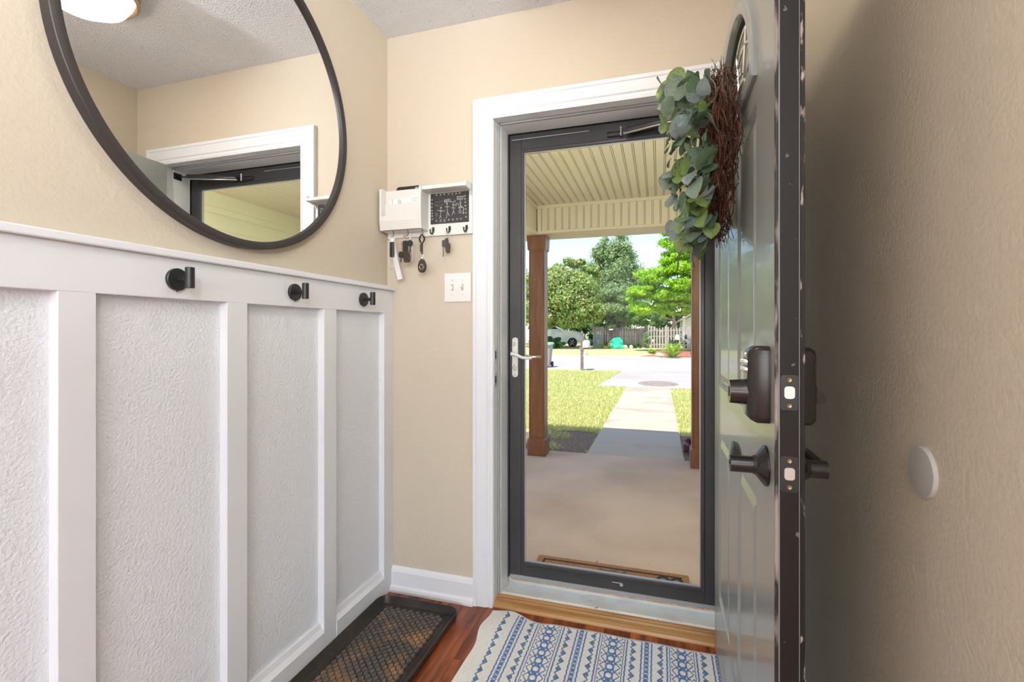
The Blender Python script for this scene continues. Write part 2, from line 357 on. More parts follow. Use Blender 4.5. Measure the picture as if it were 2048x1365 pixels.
# floor: subfloor with planks
fl = thing('floor', None, None, (0, 0, 0), kind='structure')
bm = B(); box(bm, LX-.14, 3.2, BY-.1, FY+.03, -.06, -.012); obj('subfloor', bm, M_mortar, fl)
pw, pl = .096, 1.21
for i in range(int((RX - LX) / pw) + 2):
    x = LX - .011 + pw * i; top = FY + .02; ln = .25 + random.Random(i * 5 + 3).random() * (pl - .3)
    while top > -1.2:
        lo = max(top - ln, -1.2)
        bm = B(); box(bm, x+.0003, x+pw-.0003, lo+.0003, top-.0003, -.0119, 0, .0008); obj('floor_plank', bm, M_floor, fl)
        top = lo if lo > -1.2 else -9; ln = pl
bm = B(); box(bm, LX, 3.1, BY, -1.2, -.0119, -.0005); obj('far_floor_boards', bm, M_floor, fl, kind='stuff')

# wainscot on the left wall
tr = thing('trim_1', None, None, (LX, .6, 0), kind='structure')
BT = LX + .028
bm = B(); box(bm, LX, LX+.003, -.7, FY, 0, 1.24); obj('wall_panel', bm, M_panel, tr)
bm = B(); box(bm, LX, BT, -.7, FY, 1.214, 1.312, .0012); obj('hook_rail', bm, M_white, tr)
bm = B(); box(bm, LX, BT+.014, -.7, FY-.001, 1.312, 1.330, .003, 2); obj('rail_cap', bm, M_white, tr)
ys = [-.53, -.145, .24, .6225, 1.003, 1.394, 1.774]
for y in ys:
    bm = B(); box(bm, LX, BT, y, y + (.067 if y < 1.7 else .071), 0, 1.2142, .0012); obj('batten', bm, M_white, tr)
for i in range(len(ys) - 1):
    a, b_ = ys[i] + .067, ys[i+1]
    bm = B(); prism(bm, [(LX, 0), (BT+.002, 0), (BT+.002, .080), (LX+.018, .094), (LX+.012, .110), (LX, .110)], 'y', a, b_)
    obj('base_panel', bm, M_white, tr)
# front wall baseboard
def basebd(name, m, pts, axis, a, b_):
    bm = B(); prism(bm, pts, axis, a, b_); return struct(name, bm, m)
def bprof(y, s): return [(y, 0), (y+s*.028, 0), (y+s*.028, .010), (y+s*.024, .022), (y+s*.014, .027), (y+s*.014, .085), (y+s*.010, .097), (y+s*.004, .105), (y, .105)]
basebd('baseboard_front', M_white, bprof(FY, -1), 'x', BT, OL-.083)
basebd('baseboard_right', M_white, [(RX, 0), (RX-.014, 0), (RX-.014, .072), (RX-.010, .084), (RX-.004, .090), (RX, .090)], 'y', -.35, FY-.001)

# ------------------------------------------------------------------ entry casing, jamb, threshold
tr = thing('trim_2', None, None, (-.2, FY, 0), kind='structure')
cw = .083
# casing profile: (distance from inner edge, protrusion)
cp = [(0, 0), (0, .009), (.010, .012), (.013, .009), (.021, .009), (.027, .0135), (.045, .0150), (.066, .0165), (.070, .0195), (cw, .0195), (cw, 0)]
z0 = OH - .004
def casing_leg(side):
    bm = B(); xi = OL - .002 if side < 0 else OR + .002
    A = [bm.verts.new((xi + side*d, FY - p, 0.0)) for d, p in cp]; T = [bm.verts.new((xi + side*d, FY - p, z0 + d)) for d, p in cp]; n = len(cp)
    for i in range(n): bm.faces.new((A[i], A[(i+1) % n], T[(i+1) % n], T[i]))
    bm.faces.new(A); bm.faces.new(T[::-1])
    obj('casing_leg', bm, M_white, tr)
casing_leg(-1); casing_leg(1)
bm = B(); n = len(cp)
A = [bm.verts.new((OL - .002 - d, FY - p, z0 + d)) for d, p in cp]; T = [bm.verts.new((OR + .002 + d, FY - p, z0 + d)) for d, p in cp]
for i in range(n): bm.faces.new((A[i], A[(i+1) % n], T[(i+1) % n], T[i]))
bm.faces.new(A); bm.faces.new(T[::-1]); obj('casing_head', bm, M_white, tr)
bm = B(); box(bm, OL-jw, OL, FY-.004, 2.0, 0, OH+jw); obj('jamb', bm, M_jamb, tr)
bm = B(); box(bm, OR, OR+jw, FY-.004, 2.0, 0, OH+jw); obj('jamb', bm, M_jamb, tr)
bm = B(); box(bm, OL, OR, FY-.004, 2.0, OH, OH+jw); obj('head_jamb', bm, M_jamb, tr)
sy = 1.905
bm = B(); box(bm, OL, OL+.012, sy, 2.0, .02, OH, .001); obj('door_stop', bm, M_jamb, tr)
bm = B(); box(bm, OR-.012, OR, sy, 2.0, .02, OH, .001); obj('door_stop', bm, M_jamb, tr)
bm = B(); box(bm, OL+.012, OR-.012, sy, 2.0, OH-.010, OH, .001); obj('door_stop', bm, M_jamb, tr)
bm = B(); box(bm, OL+.0005, OL+.010, sy-.013, sy, .03, OH-.002, .003, 2); obj('weatherstrip', bm, M_rubber, tr)
bm = B(); box(bm, OL+.012, OR-.012, sy-.013, sy, OH-.010, OH-.001, .003, 2); obj('weatherstrip', bm, M_rubber, tr)
for z0_, z1_, x in ((1.005, 1.068, 0), (.905, .965, .001)):
    bm = B(); prism(bm, rrect(FY+.004, FY+.036, z0_, z1_, .005), 'x', OL-.001, OL+.002); p = obj('strike_plate', bm, M_steel, tr, label='scuffed steel strike plate')
    bm = B(); box(bm, OL+.0018, OL+.0026, FY+.012, FY+.027, z0_+.015, z1_-.015); obj('latch_hole', bm, M_black, p)
# threshold
th = thing('trim_3', None, None, (-.2, 1.9, 0), kind='structure')
bm = B(); prism(bm, [(FY-.006, .0), (FY-.006, .004), (FY+.0, .012), (FY+.010, .018), (FY+.026, .021), (FY+.030, .017), (FY+.034, .022), (FY+.044, .0235), (FY+.047, .019), (FY+.051, .024), (FY+.066, .027), (FY+.066, 0)], 'x', OL-.004, OR+.004)
obj('oak_nosing', bm, M_oak, th)
bm = B(); prism(bm, [(1.906, -.02), (1.906, .027), (1.915, .030), (2.000, .020), (2.056, .010), (2.056, -.02)], 'x', OL, OR); obj('metal_sill', bm, M_sill, th)
# brick ledge under the storm door
bl = thing('trim_4', None, None, (-.2, 2.07, GZ), kind='structure')
bm = B(); box(bm, -.75, .36, 2.057, 2.150, GZ, -.006); obj('mortar_bed', bm, M_mortar, bl)
bm = B(); box(bm, -.0975, .0975, -.042, .050, -.035, .0, .004); bk = obj('brick', bm, M_brick, bl, local=True)
for i in range(5):
    o = bk if i == 0 else bk.copy()
    if i: C.objects.link(o)
    o.location = (-.625 + i*.207 + .2, 2.1 - 2.07, -.002 - GZ + random.uniform(-.002, .001))

# ------------------------------------------------------------------ storm door
sd = thing('door_2', 'charcoal full-view storm door with clear glass closed in the doorway', None, (OR, 2.0, .05), kind='structure')
y0, y1 = 2.0, 2.030
gx0, gx1, gz0, gz1 = -.562, .156, .128, 1.915
sx0, sx1, sz0, sz1 = OL+.010, OR-.004, .052, OH-.001
def stile(x0, x1, z0, z1): 
    bm = B(); box(bm, x0, x1, y0, y1, z0, z1, .002); return bm
obj('stile', stile(sx0+.010, gx0-.014, sz0+.012, sz1-.012), M_storm, sd); obj('stile', stile(gx1+.014, sx1-.010, sz0+.012, sz1-.012), M_storm, sd)
obj('top_rail', stile(gx0-.014, gx1+.014, gz1+.014, sz1-.012), M_storm, sd); obj('bottom_rail', stile(gx0-.014, gx1+.014, sz0+.012, gz0-.016), M_storm, sd)
# outer frame (z-bar)
bm = B()
box(bm, sx0, sx0+.008, y0-.006, y1+.01, sz0, sz1, .001); box(bm, sx1-.008, sx1, y0-.006, y1+.01, sz0, sz1, .001); box(bm, sx0+.008, sx1-.008, y0-.006, y1+.01, sz1-.010, sz1, .001)
obj('frame', bm, M_storm, sd)
bm = B(); box(bm, sx0+.010, sx1-.010, y0+.004, y1-.004, sz0-.008, sz0+.011, .002); obj('door_sweep', bm, M_rubber, sd)
bm = B()   # stepped retainer round the glass
for a, b_, c, d in ((gx0-.0138, gx0, gz0-.0156, gz1+.0136), (gx1, gx1+.0138, gz0-.0156, gz1+.0136), (gx0, gx1, gz1, gz1+.0136), (gx0, gx1, gz0-.0156, gz0)): box(bm, a, b_, y0-.006, y0+.012, c, d, .002)
obj('glass_retainer', bm, M_storm, sd)
bm = B()
for a, b_, c, d in ((gx0, gx0+.0035, gz0, gz1), (gx1-.0035, gx1, gz0, gz1), (gx0+.0035, gx1-.0035, gz1-.004, gz1), (gx0+.0035, gx1-.0035, gz0, gz0+.0035)): box(bm, a, b_, y0+.001, y0+.012, c, d)
obj('glazing_bead', bm, M_bead, sd, label='grey glazing bead')
bm = B(); box(bm, gx0+.0036, gx1-.0036, y0+.006, y0+.009, gz0+.0036, gz1-.0042); obj('glass', bm, M_glass, sd)
bm = B(); tube(bm, [(sx0+.02, y0-.0035, 1.975), (-.28, y0-.0035, 1.975)], .0022, 6); obj('edge_highlight_strip', bm, M_bead, sd, label='thin pale strip standing in for a highlight on the rail')  # pale strip put in where the rail only catches light
# spring clip on the bottom rail
bm = B(); box(bm, -.185, -.150, y0-.003, y0, .0965, .0985, .0005); cyl(bm, (-.148, y0-.004, .092), (-.148, y0, .092), .0065, seg=16); cyl(bm, (-.148, y0-.006, .092), (-.148, y0-.004, .092), .002, seg=8); obj('retainer_clip', bm, M_steel, sd)
# handle set
hp = thing('handle_set', None, None, (0, 0, 0)); hp.parent = sd; hp.location = (-.605 - OR, -.002, 1.02 - .05)
bm = B(); loft(bm, [[(x, y0-.0005, z) for x, z in rrect(-.617, -.590, .933, 1.108, .0132, 6)], [(x, y0-.005, z) for x, z in rrect(-.617, -.590, .933, 1.108, .0132, 6)], [(x, y0-.0075, z) for x, z in rrect(-.6145, -.5925, .9355, 1.1055, .0108, 6)]])
obj('back_plate', bm, M_plast, hp, auto=30, smooth=True)
bm = B(); cyl(bm, (-.609, y0-.007, 1.036), (-.609, y0-.032, 1.036), .0095, .0085)
pts = []
for i in range(13):
    t = i/12; pts.append((-.613 + t*.094, y0 - .036 + .004*math.sin(t*PI), 1.038 - .020*(1/(1+math.exp(-(t-.35)*11))) + .002*t))
tube(bm, pts, [.0085]+[.0075 - .002*i/12 for i in range(11)]+[.0040], 12)
obj('lever', bm, M_plast, hp, smooth=True)
bm = B(); tube(bm, [(-.609, y1+.002, 1.030), (-.609, y1+.034, 1.030), (-.585, y1+.040, 1.026), (-.55, y1+.04, 1.018), (-.505, y1+.038, 1.020)], [.008, .0075, .007, .0065, .005], 10)
obj('outer_lever', bm, M_steel, hp, smooth=True)
bm = B(); box(bm, -.6085, -.6015, y0-.013, y0-.007, 1.073, 1.088, .001); box(bm, -.611, -.6085, y0-.0095, y0-.007, 1.070, 1.091, .0005); obj('lock_tab', bm, M_steel, hp)
bm = B(); lathe(bm, [(0, 0), (.0085, 0), (.0085, .006), (.006, .008), (0, .008)], (-.6035, y0-.0075, .975), (0, -1, 0), 20); box(bm, -.605, -.602, y0-.022, y0-.015, .962, .989, .001); obj('thumb_turn', bm, M_steel, hp)
for z in (.942, 1.099):
    bm = B(); lathe(bm, [(.0032, 0), (.0028, .0014), (0, .0018)], (-.6035, y0-.0072, z), (0, -1, 0), 10); obj('screw', bm, M_bead, hp)
# closer
cl = thing('closer', None, None, (0, 0, 0)); cl.parent = sd; cl.location = (-.15 - OR, -.05, 1.95 - .05)
a = Vector((-.135, 1.972, 1.945)); b_ = Vector((.175, 1.925, 1.967))
bm = B(); tube(bm, [a + (b_-a)*.02, a + (b_-a)*.04, a + (b_-a)*.96, a + (b_-a)*.98], [.010, .0145, .0145, .010], 18); obj('tube', bm, M_storm, cl, smooth=True, auto=40)
bm = B(); cyl(bm, a + Vector((-.002, -.012, -.012)), b_ + Vector((0, -.010, -.013)), .0036, seg=8); obj('rod', bm, M_steel, cl, smooth=True)
bm = B(); cyl(bm, b_, (OR-.012, 1.918, 1.970), .004, seg=8); box(bm, OR-.016, OR-.012, 1.90, 1.945, 1.955, 1.99, .001); obj('jamb_bracket', bm, M_black, cl)
bm = B(); box(bm, -.205, -.150, 1.994, 2.0, 1.938, 1.958, .001); box(bm, -.205, -.150, 1.985, 1.995, 1.955, 1.958); box(bm, -.205, -.150, 1.985, 1.995, 1.938, 1.941); obj('door_bracket', bm, M_storm, cl)
bm = B(); cyl(bm, (-.148, 1.978, 1.932), (-.148, 1.978, 1.965), .0035, seg=8); lathe(bm, [(.006, 0), (.006, .005), (0, .006)], (-.148, 1.978, 1.963), 'z', 8); obj('pin', bm, M_steel, cl)

# ------------------------------------------------------------------ entry door, swung open at 90 degrees
DX0, DX1, DY0, DY1, DZ0, DZ1 = .190, .235, .915, 1.832, .010, 2.003
ed = thing('door_1', 'dark grey-green panelled entry door standing open with fan-shaped window', None, (DX1, DY1, DZ0), kind='structure')
cy, lz, lr = 1.372, 1.675, .288
arc = [(cy + lr*math.cos(R(180 - 180*i/28)), lz + lr*.90*math.sin(R(180 - 180*i/28))) for i in range(29)]
poly_top = [(DY0, lz)] + [(p[0], p[1]) for p in arc] + [(DY1, lz), (DY1, DZ1), (DY0, DZ1)]
rc = .0085
bm = B(); prism(bm, poly_top, 'x', DX0, DX1); box(bm, DX0+rc, DX1-rc, DY0, DY1, DZ0, lz)
P1 = [(1.075, 1.318), (1.468, 1.712)]     # panel columns in y
PZ = [(.245, .800), (.955, 1.605)]        # panel rows in z
for xa, xb in ((DX0, DX0+rc), (DX1-rc, DX1)):
    for a, b_ in ((DY0, 1.075), (1.318, 1.468), (1.712, DY1)): box(bm, xa, xb, a, b_, DZ0, lz)
    for a, b_ in P1:
        for c, d in ((DZ0, .245), (.800, .955), (1.605, lz)): box(bm, xa, xb, a, b_, c, d)
obj('door_slab', bm, M_door, ed)
for a, b_ in P1:
    for c, d in PZ:
        for s in (-1, 1):
            xf = DX0 if s < 0 else DX1
            bm = B()
            def rl(i, x): return [(x, a+i, c+i), (x, b_-i, c+i), (x, b_-i, d-i), (x, a+i, d-i)]
            xin = xf - s*rc
            loft(bm, [rl(.0, xf), rl(.006, xf - s*.004), rl(.014, xin + s*.0006), rl(.020, xin + s*.0006), rl(.038, xf - s*.002), rl(.041, xf - s*.0015)], capa=False)
            obj('raised_panel', bm, M_door, ed)
# door edge: wrapped skins with a recessed core strip
bm = B(); box(bm, DX0+.008, DX1-.008, DY0-.0012, DY0, DZ0, DZ1); e = obj('latch_edge', bm, M_edge, ed, label='dark brown painted door edge')
for xa, xb, mm_ in ((DX0-.0004, DX0+.0055, M_chip), (DX1-.0065, DX1+.0004, M_chip2)):
    bm = B(); box(bm, xa, xb, DY0-.004, DY0+.0005, DZ0, DZ1, .0008); obj('edge_strip', bm, mm_, ed, label='chipped paint edge strip')
# fan lite
for s in (-1, 1):
    xf = DX0 if s < 0 else DX1; bm = B()
    prof = [(.020, 0), (.020, .007), (.012, .012), (.002, .013), (-.012, .010), (-.017, .002), (-.017, -.006)]
    loops = []
    ctr = []
    for i in range(37): an = R(180 - 180*i/36); ctr.append((cy, lz, math.cos(an), math.sin(an)))
    for off, h in prof:
        L_ = []
        for c0, c1, ca, sa in ctr: L_.append((xf + s*h, c0 + (lr+off-.003)*ca, c1 + ((lr+off-.003)*.90)*sa + (-off if sa < .001 else 0)))
        loops.append(L_)
    rs = [[bm.verts.new(p) for p in L_] for L_ in loops]
    for q, r_ in zip(rs, rs[1:]):
        for k in range(len(q)): bm.faces.new((q[k], q[(k+1) % len(q)], r_[(k+1) % len(q)], r_[k]))
    obj('lite_frame', bm, M_door, ed, smooth=True, auto=35)
bm = B(); prism(bm, [(cy + (lr-.004)*math.cos(R(180*i/28)), lz+.002 + (lr-.004)*.9*math.sin(R(180*i/28))) for i in range(29)], 'x', .208, .216)
lite = obj('lite_glass', bm, M_lite, ed)
bm = B()
for rr in (.235, .19, .10): tube(bm, [(.206, cy + rr*math.cos(R(180*i/24)), lz+.02 + rr*.9*math.sin(R(180*i/24))) for i in range(25)], .0032, 6)
for an in (36, 72, 108, 144): tube(bm, [(.206, cy + .10*math.cos(R(an)), lz+.02+.09*math.sin(R(an))), (.206, cy+.235*math.cos(R(an)), lz+.02+.2115*math.sin(R(an)))], .0032, 6)
obj('lead_caming', bm, M_steel, lite)
# deadbolt, keypad side
dk = thing('keypad_deadbolt', None, None, (0, 0, 0)); dk.parent = ed; dk.location = (DX0 - DX1, .975 - DY1, 1.04 - DZ0)
by = .977
def esc(x, i, z0=.968, z1=1.108, w=.034): return [(x, by + yy, zz) for yy, zz in rrect(-w+i, w-i, z0+i, z1-i, .014-i*.4, 4)]
bm = B(); loft(bm, [esc(DX0, 0), esc(DX0-.020, 0), esc(DX0-.030, .005), esc(DX0-.036, .012)]); obj('keypad_housing', bm, M_orb, dk, smooth=True, auto=35)
bm = B(); cyl(bm, (DX0-.034, by, 1.022), (DX0-.064, by, 1.022), .024, .0215, 28); box(bm, DX0-.0655, DX0-.064, by-.003, by+.003, 1.013, 1.031); obj('turn_knob', bm, M_orb, dk, smooth=True, auto=35)
for r_ in range(2):
    for k in range(4):
        bm = B(); c = Vector((DX0-.036, by-.0195+k*.013, 1.079-r_*.014)); lathe(bm, [(.0052, 0), (.0052, .004), (.004, .0055), (0, .0058)], c, (-1, 0, 0), 12); obj('key_button', bm, M_steel, dk, smooth=True, auto=40)
bm = B(); lathe(bm, [(.0045, 0), (.0045, .004), (0, .005)], (DX0-.034, by-.006, 1.093), (-1, 0, 0), 12); obj('indicator', bm, M_steel, dk)
# deadbolt, inner side
di = thing('inner_deadbolt', None, None, (0, 0, 0)); di.parent = ed; di.location = (0, .975 - DY1, 1.04 - DZ0)
bm = B(); loft(bm, [esc(DX1, 0, .968, 1.106, .036), esc(DX1+.018, 0, .968, 1.106, .036), esc(DX1+.0255, .004, .968, 1.106, .036), esc(DX1+.028, .010, .968, 1.106, .036)]); obj('housing', bm, M_orb, di, smooth=True, auto=35)
bm = B(); prism(bm, [(DX1+.027, 1.005), (DX1+.034, 1.002), (DX1+.045, 1.006), (DX1+.053, 1.014), (DX1+.047, 1.024), (DX1+.036, 1.036), (DX1+.027, 1.038)], 'y', by-.006, by+.006); obj('thumb_turn', bm, M_orb, di)
# levers
for s, nm in ((-1, 'outer_lever'), (1, 'inner_lever')):
    xf = DX0 if s < 0 else DX1; zc = .886; ly = .980
    lv = thing(nm, None, None, (0, 0, 0)); lv.parent = ed; lv.location = (xf - DX1, ly - DY1, zc - DZ0)
    bm = B(); lathe(bm, [(0, 0), (.037, 0), (.037, .004), (.030, .010), (.019, .018), (.0165, .024), (0, .024)], (xf, ly, zc), (s, 0, 0), 36); obj('rose', bm, M_orb, lv, smooth=True, auto=30)
    bm = B(); L0 = .052 if s > 0 else .062
    cyl(bm, (xf+s*.022, ly, zc), (xf+s*L0, ly, zc), .0155, .0155, 24)
    pts = []; rr = []
    for i in range(11): t = i/10; pts.append((xf+s*(L0-.010-.012*t), ly-.004+.105*t, zc+.003+.010*math.sin(t*2.4)+.004*t)); rr.append(.0125-.004*t)
    tube(bm, pts, rr, 12, flat=.75); obj('lever_arm', bm, M_orb, lv, smooth=True, auto=40)
# edge plates
for z0_, z1_ in ((1.000, 1.060), (.861, .922)):
    bm = B(); prism(bm, rrect(.1985, .2255, z0_, z1_, .005), 'y', DY0-.0035, DY0-.001); p = obj('edge_plate', bm, M_black, ed)
    zc = (z0_+z1_)/2
    bm = B(); prism(bm, rrect(.2042, .2200, zc-.010, zc+.011, .005), 'y', DY0-.0048, DY0-.0030); obj('bolt_face', bm, M_steel, p, label='pale steel bolt end')
    for z in (z0_+.008, z1_-.008):
        bm = B(); lathe(bm, [(.0040, 0), (.0034, .0010), (.001, .0006), (0, .0004)], (.212, DY0-.0035, z), (0, -1, 0), 14); obj('screw', bm, M_brass, p, label='dull brass screw')
for z in (.25, 1.05, 1.80):
    bm = B(); cyl(bm, (DX1+.006, DY1+.004, z-.05), (DX1+.006, DY1+.004, z+.05), .006, seg=12); obj('hinge', bm, M_orb, ed)

# ------------------------------------------------------------------ porch shell
bm = B(); box(bm, -2.2, 1.7, G2, 4.93, GZ-.15, GZ, .004); struct('porch_slab', bm, M_conc)
bm = B(); box(bm, -6, LX-.14, FY, G2, -.3, 2.42); box(bm, RX+.12, 1.60, FY, G2, -.3, 2.42); box(bm, LX-.14, RX+.12, G2, G2+.002, OH+.12, 2.40)
struct('wall_porch', bm, M_siding)
# brickmould round the storm door outside
tr5 = thing('trim_5', None, None, (-.2, G2, 0), kind='structure')
for x0, x1, za, zb in ((OL-.075, OL+.008, -.03, OH+.075), (OR-.006, OR+.075, -.03, OH+.075), (OL+.008, OR-.006, OH-.004, OH+.075)):
    bm = B(); box(bm, x0, x1, G2+.012, G2+.04, za, zb, .003); obj('brickmould', bm, M_white, tr5)
# lap siding on the wing wall that the mirror shows through the glass
ws = thing('wall_wing', None, None, (1.6, 2.0, GZ), kind='structure')
bm = B(); box(bm, 1.62, 1.75, G2, 6.4, GZ-.1, 2.6); obj('sheathing', bm, M_siding, ws)
bm = B(); prism(bm, [(1.62, 0), (1.596, 0), (1.596, .02), (1.604, .13), (1.612, .150), (1.615, .2), (1.62, .2)], 'y', G2, 6.4)
for v in bm.verts: v.co -= Vector((0, 0, 0))
lap = obj('siding_course', bm, M_siding, ws)
base = lap.location.copy()
for k in range(13):
    o = lap if k == 0 else lap.copy()
    if k: C.objects.link(o)
    o.location = base + Vector((0, 0, k*.2 + .0 + GZ))
# porch ceiling of beaded boards
pc = thing('ceiling_porch', None, None, (-.2, 3.3, 2.40), kind='structure')
bm = B(); box(bm, -1.45, 1.62, G2, 4.95, 2.412, 2.44); obj('backing', bm, M_groove, pc)
bm = B(); box(bm, -.0285, .0285, -1.305, 1.305, -.0, .012, .0015); box(bm, .0315, .0395, -1.305, 1.305, .001, .012, .001)
sb = obj('soffit_board', bm, M_soffit, pc, local=True)
pitch = .0715
for i in range(40):
    o = sb if i == 0 else sb.copy()
    if i: C.objects.link(o)
    o.location = (-1.138 + i*pitch + .2, 0.035, 0)
# beam with vertical boards
be = thing('beam_front', 'cream boxed porch beam faced with narrow vertical boards', None, (-.2, 4.8, 2.12), kind='structure')
bz0, bz1, bY = 2.118, 2.40, 4.64
bm = B(); box(bm, -1.45, 1.62, bY+.008, 4.945, bz0+.004, bz1+.012); obj('beam_core', bm, M_groove, be)
bm = B(); box(bm, -1.17, 1.62, bY-.010, bY+.006, bz1-.034, bz1, .003); obj('beam_trim', bm, M_soffit, be)
bm = B(); box(bm, -1.17, 1.62, bY-.012, bY+.006, bz0-.002, bz0+.022, .003); obj('beam_trim', bm, M_soffit, be)
bm = B(); box(bm, -1.45, 1.62, bY-.006, 4.95, bz0-.010, bz0+.003, .001); obj('soffit_cap', bm, M_tan, be, label='tan metal cap under the beam')
bm = B(); box(bm, -.0285, .0285, -.004, .010, bz0-2.12+.02, bz1-2.12-.03, .0012); box(bm, .0315, .0395, -.003, .010, bz0-2.12+.02, bz1-2.12-.03)
bb = obj('beam_board', bm, M_soffit, be, local=True)
for i in range(38):
    o = bb if i == 0 else bb.copy()
    if i: C.objects.link(o)
    o.location = (-1.095 + i*pitch + .2, bY - 4.8 + .004, 0)
bm = B(); box(bm, -1.168, -1.128, bY-.006, bY+.008, bz0+.02, bz1-.03, .002); obj('corner_trim', bm, M_soffit, be)
bs = thing('beam_side', None, None, (-1.3, 3.3, 2.12), kind='structure')
bm = B(); box(bm, -1.45, -1.178, G2, bY+.008, bz0, bz1+.012); obj('beam_core', bm, M_soffit, bs)
bm = B(); box(bm, -1.178, -1.166, G2, bY, bz1-.034, bz1, .003); box(bm, -1.178, -1.166, G2, bY, bz0-.002, bz0+.022, .003); obj('beam_trim', bm, M_soffit, bs)
bm = B(); box(bm, -1.45, -1.17, G2, bY, bz0-.010, bz0+.0, .001); obj('soffit_cap', bm, M_soffit, bs)
# posts
def post(x, label):
    p = thing('porch_post', label, 'post', (x, 4.76, GZ), 'porch posts')
    h = .074
    bm = B(); box(bm, x-h, x+h, 4.76-h, 4.76+h, GZ+.001, bz0-.01, .003); obj('shaft', bm, M_post, p)
    for sx in (-1, 1):
        bm = B(); box(bm, x+sx*(h+.0005), x+sx*(h+.006), 4.76-h-.002, 4.76+h, GZ+.18, bz0-.165, .001); obj('side_board', bm, M_post, p)
    h2 = .094
    bm = B(); box(bm, x-h2, x+h2, 4.76-h2, 4.76+h2, GZ, GZ+.165, .003); prism(bm, [(x-h2, GZ+.165), (x+h2, GZ+.165), (x+h, GZ+.18), (x-h, GZ+.18)], 'y', 4.76-h2+.004, 4.76+h2-.004); obj('base_block', bm, M_post, p)
    bm = B(); loft(bm, [[(x+sx*q, 4.76+sy_*q, z) for sx, sy_ in ((-1,-1),(1,-1),(1,1),(-1,1))] for q, z in ((.078, bz0-.165), (.092, bz0-.150), (.098, bz0-.012))]); obj('capital_block', bm, M_post, p)
    return p
post(-1.188, 'brown stained porch post left of the walkway, seen beside the storm door handle')
post(.372, 'brown stained porch post at the right edge of the glass with chipped base')
# roof over house and porch
bm = B(); box(bm, -6.5, 6.5, BY-.6, 2.4, 2.46, 2.56); box(bm, -1.75, 6.5, 2.4, 5.10, 2.46, 2.56); box(bm, -1.75, 1.6, 5.08, 5.12, 2.24, 2.56); box(bm, -1.75, 1.6, 4.95, 5.08, 2.24, 2.26)
prism(bm, [(BY-.6, 2.56), (2.4, 2.56), (.0, 3.6)], 'x', -6.5, 6.5); prism(bm, [(2.4, 2.56), (5.12, 2.56), (2.4, 3.0)], 'x', -1.75, 6.5)
struct('roof', bm, M_shingle)

# ------------------------------------------------------------------ yard
def slab(name, pts, z0, z1, m):
    bm = B(); prism(bm, pts, 'z', z0, z1); return struct(name, bm, m)
slab('lawn', [(-40, 2.2), (40, 2.2), (40, 15.78), (-40, 15.78)], GZ-.3, GZ-.022, M_lawn)
slab('walkway', [(-.715, 4.932), (.238, 4.932), (.238, 11.12), (-.70, 11.12)], GZ-.1, GZ, M_walk)
slab('driveway', [(-1.36, 11.12), (6, 11.12), (6, 15.78), (-1.08, 15.78)], GZ-.1, GZ+.004, M_drive)
slab('street', [(-60, 15.78), (60, 15.78), (60, 23.9), (-60, 23.9)], GZ-.12, GZ-.01, M_street)
slab('curb', [(-60, 23.9), (60, 23.9), (60, 24.15), (-60, 24.15)], GZ-.1, GZ+.03, M_tan)
slab('far_lawn', [(-60, 24.15), (60, 24.15), (60, 90), (-60, 90)], GZ-.3, GZ+.0, M_lawn2)
slab('flower_bed', [(-1.22, 4.935), (-.72, 4.935), (-.72, 5.95), (-.95, 6.1), (-1.5, 5.9), (-1.9, 5.5), (-2.1, 4.935)], GZ-.03, GZ-.008, M_dirt)
slab('plant_bed', [(.242, 4.935), (1.6, 4.935), (1.6, 6.1), (.242, 6.1)], GZ-.03, GZ-.006, M_dirt)
slab('mulch_bed', [(-.9, 24.4), (.2, 23.95), (4.5, 23.95), (5, 37), (-1, 33), (.3, 29)], GZ-.01, GZ+.03, M_redmulch)
bm = B(); prism(bm, [(-.02 + .47*math.cos(R(a)), 11.95 + .62*math.sin(R(a))) for a in range(0, 360, 15)], 'z', GZ+.004, GZ+.0055)
o = obj('drive_stain', bm, mat('rust_stain', (.20, .14, .12), .9, col2=(.32, .25, .22), nscale=8, coords='World')); tag(o, 'round brown rust stain on the pale driveway', 'stain', kind='structure')
# grass blades
rng = np.random.default_rng(3)
def blades(name, n, region, hgt, label, inside):
    xs = rng.uniform(region[0], region[1], n*2); t = rng.random(n*2)
    ys_ = region[2] * (region[3]/region[2])**t
    k = inside(xs, ys_); xs, ys_ = xs[k][:n], ys_[k][:n]; n = len(xs)
    a = rng.uniform(0, 2*PI, n); wd = .0035 + .0013*(ys_/5); h = hgt * rng.uniform(.5, 1.3, n); lx = rng.normal(0, .5, n)*h; ly = rng.normal(0, .5, n)*h
    z = np.full(n, GZ-.022)
    v = np.empty((n, 3, 3)); v[:, 0] = np.c_[xs-np.cos(a)*wd, ys_-np.sin(a)*wd, z]; v[:, 1] = np.c_[xs+np.cos(a)*wd, ys_+np.sin(a)*wd, z]; v[:, 2] = np.c_[xs+lx, ys_+ly, z+h]
    o = frompy(name, v.reshape(-1, 3), np.arange(n*3).reshape(-1, 3), M_blade, kind='stuff'); tag(o, label, 'grass'); return o
def lawn_in(x, y): return ((x < -.72) | ((x > .25) & (y < 11.1))) & ~((y > 11.1) & (x > -1.37 + (y-11.12)*.06)) & ~((y < 6.0) & (x > -1.75 - (y-5)*.1) & (np.sin(x*9)+np.sin(y*11+x*4) < .55)) & ~((y < 6.1) & (x > .2))
blades('lawn_grass', 150000, (-5.2, 1.5, 4.95, 15.3), .045, 'short yellow-green lawn grass on both sides of the concrete walkway', lawn_in)

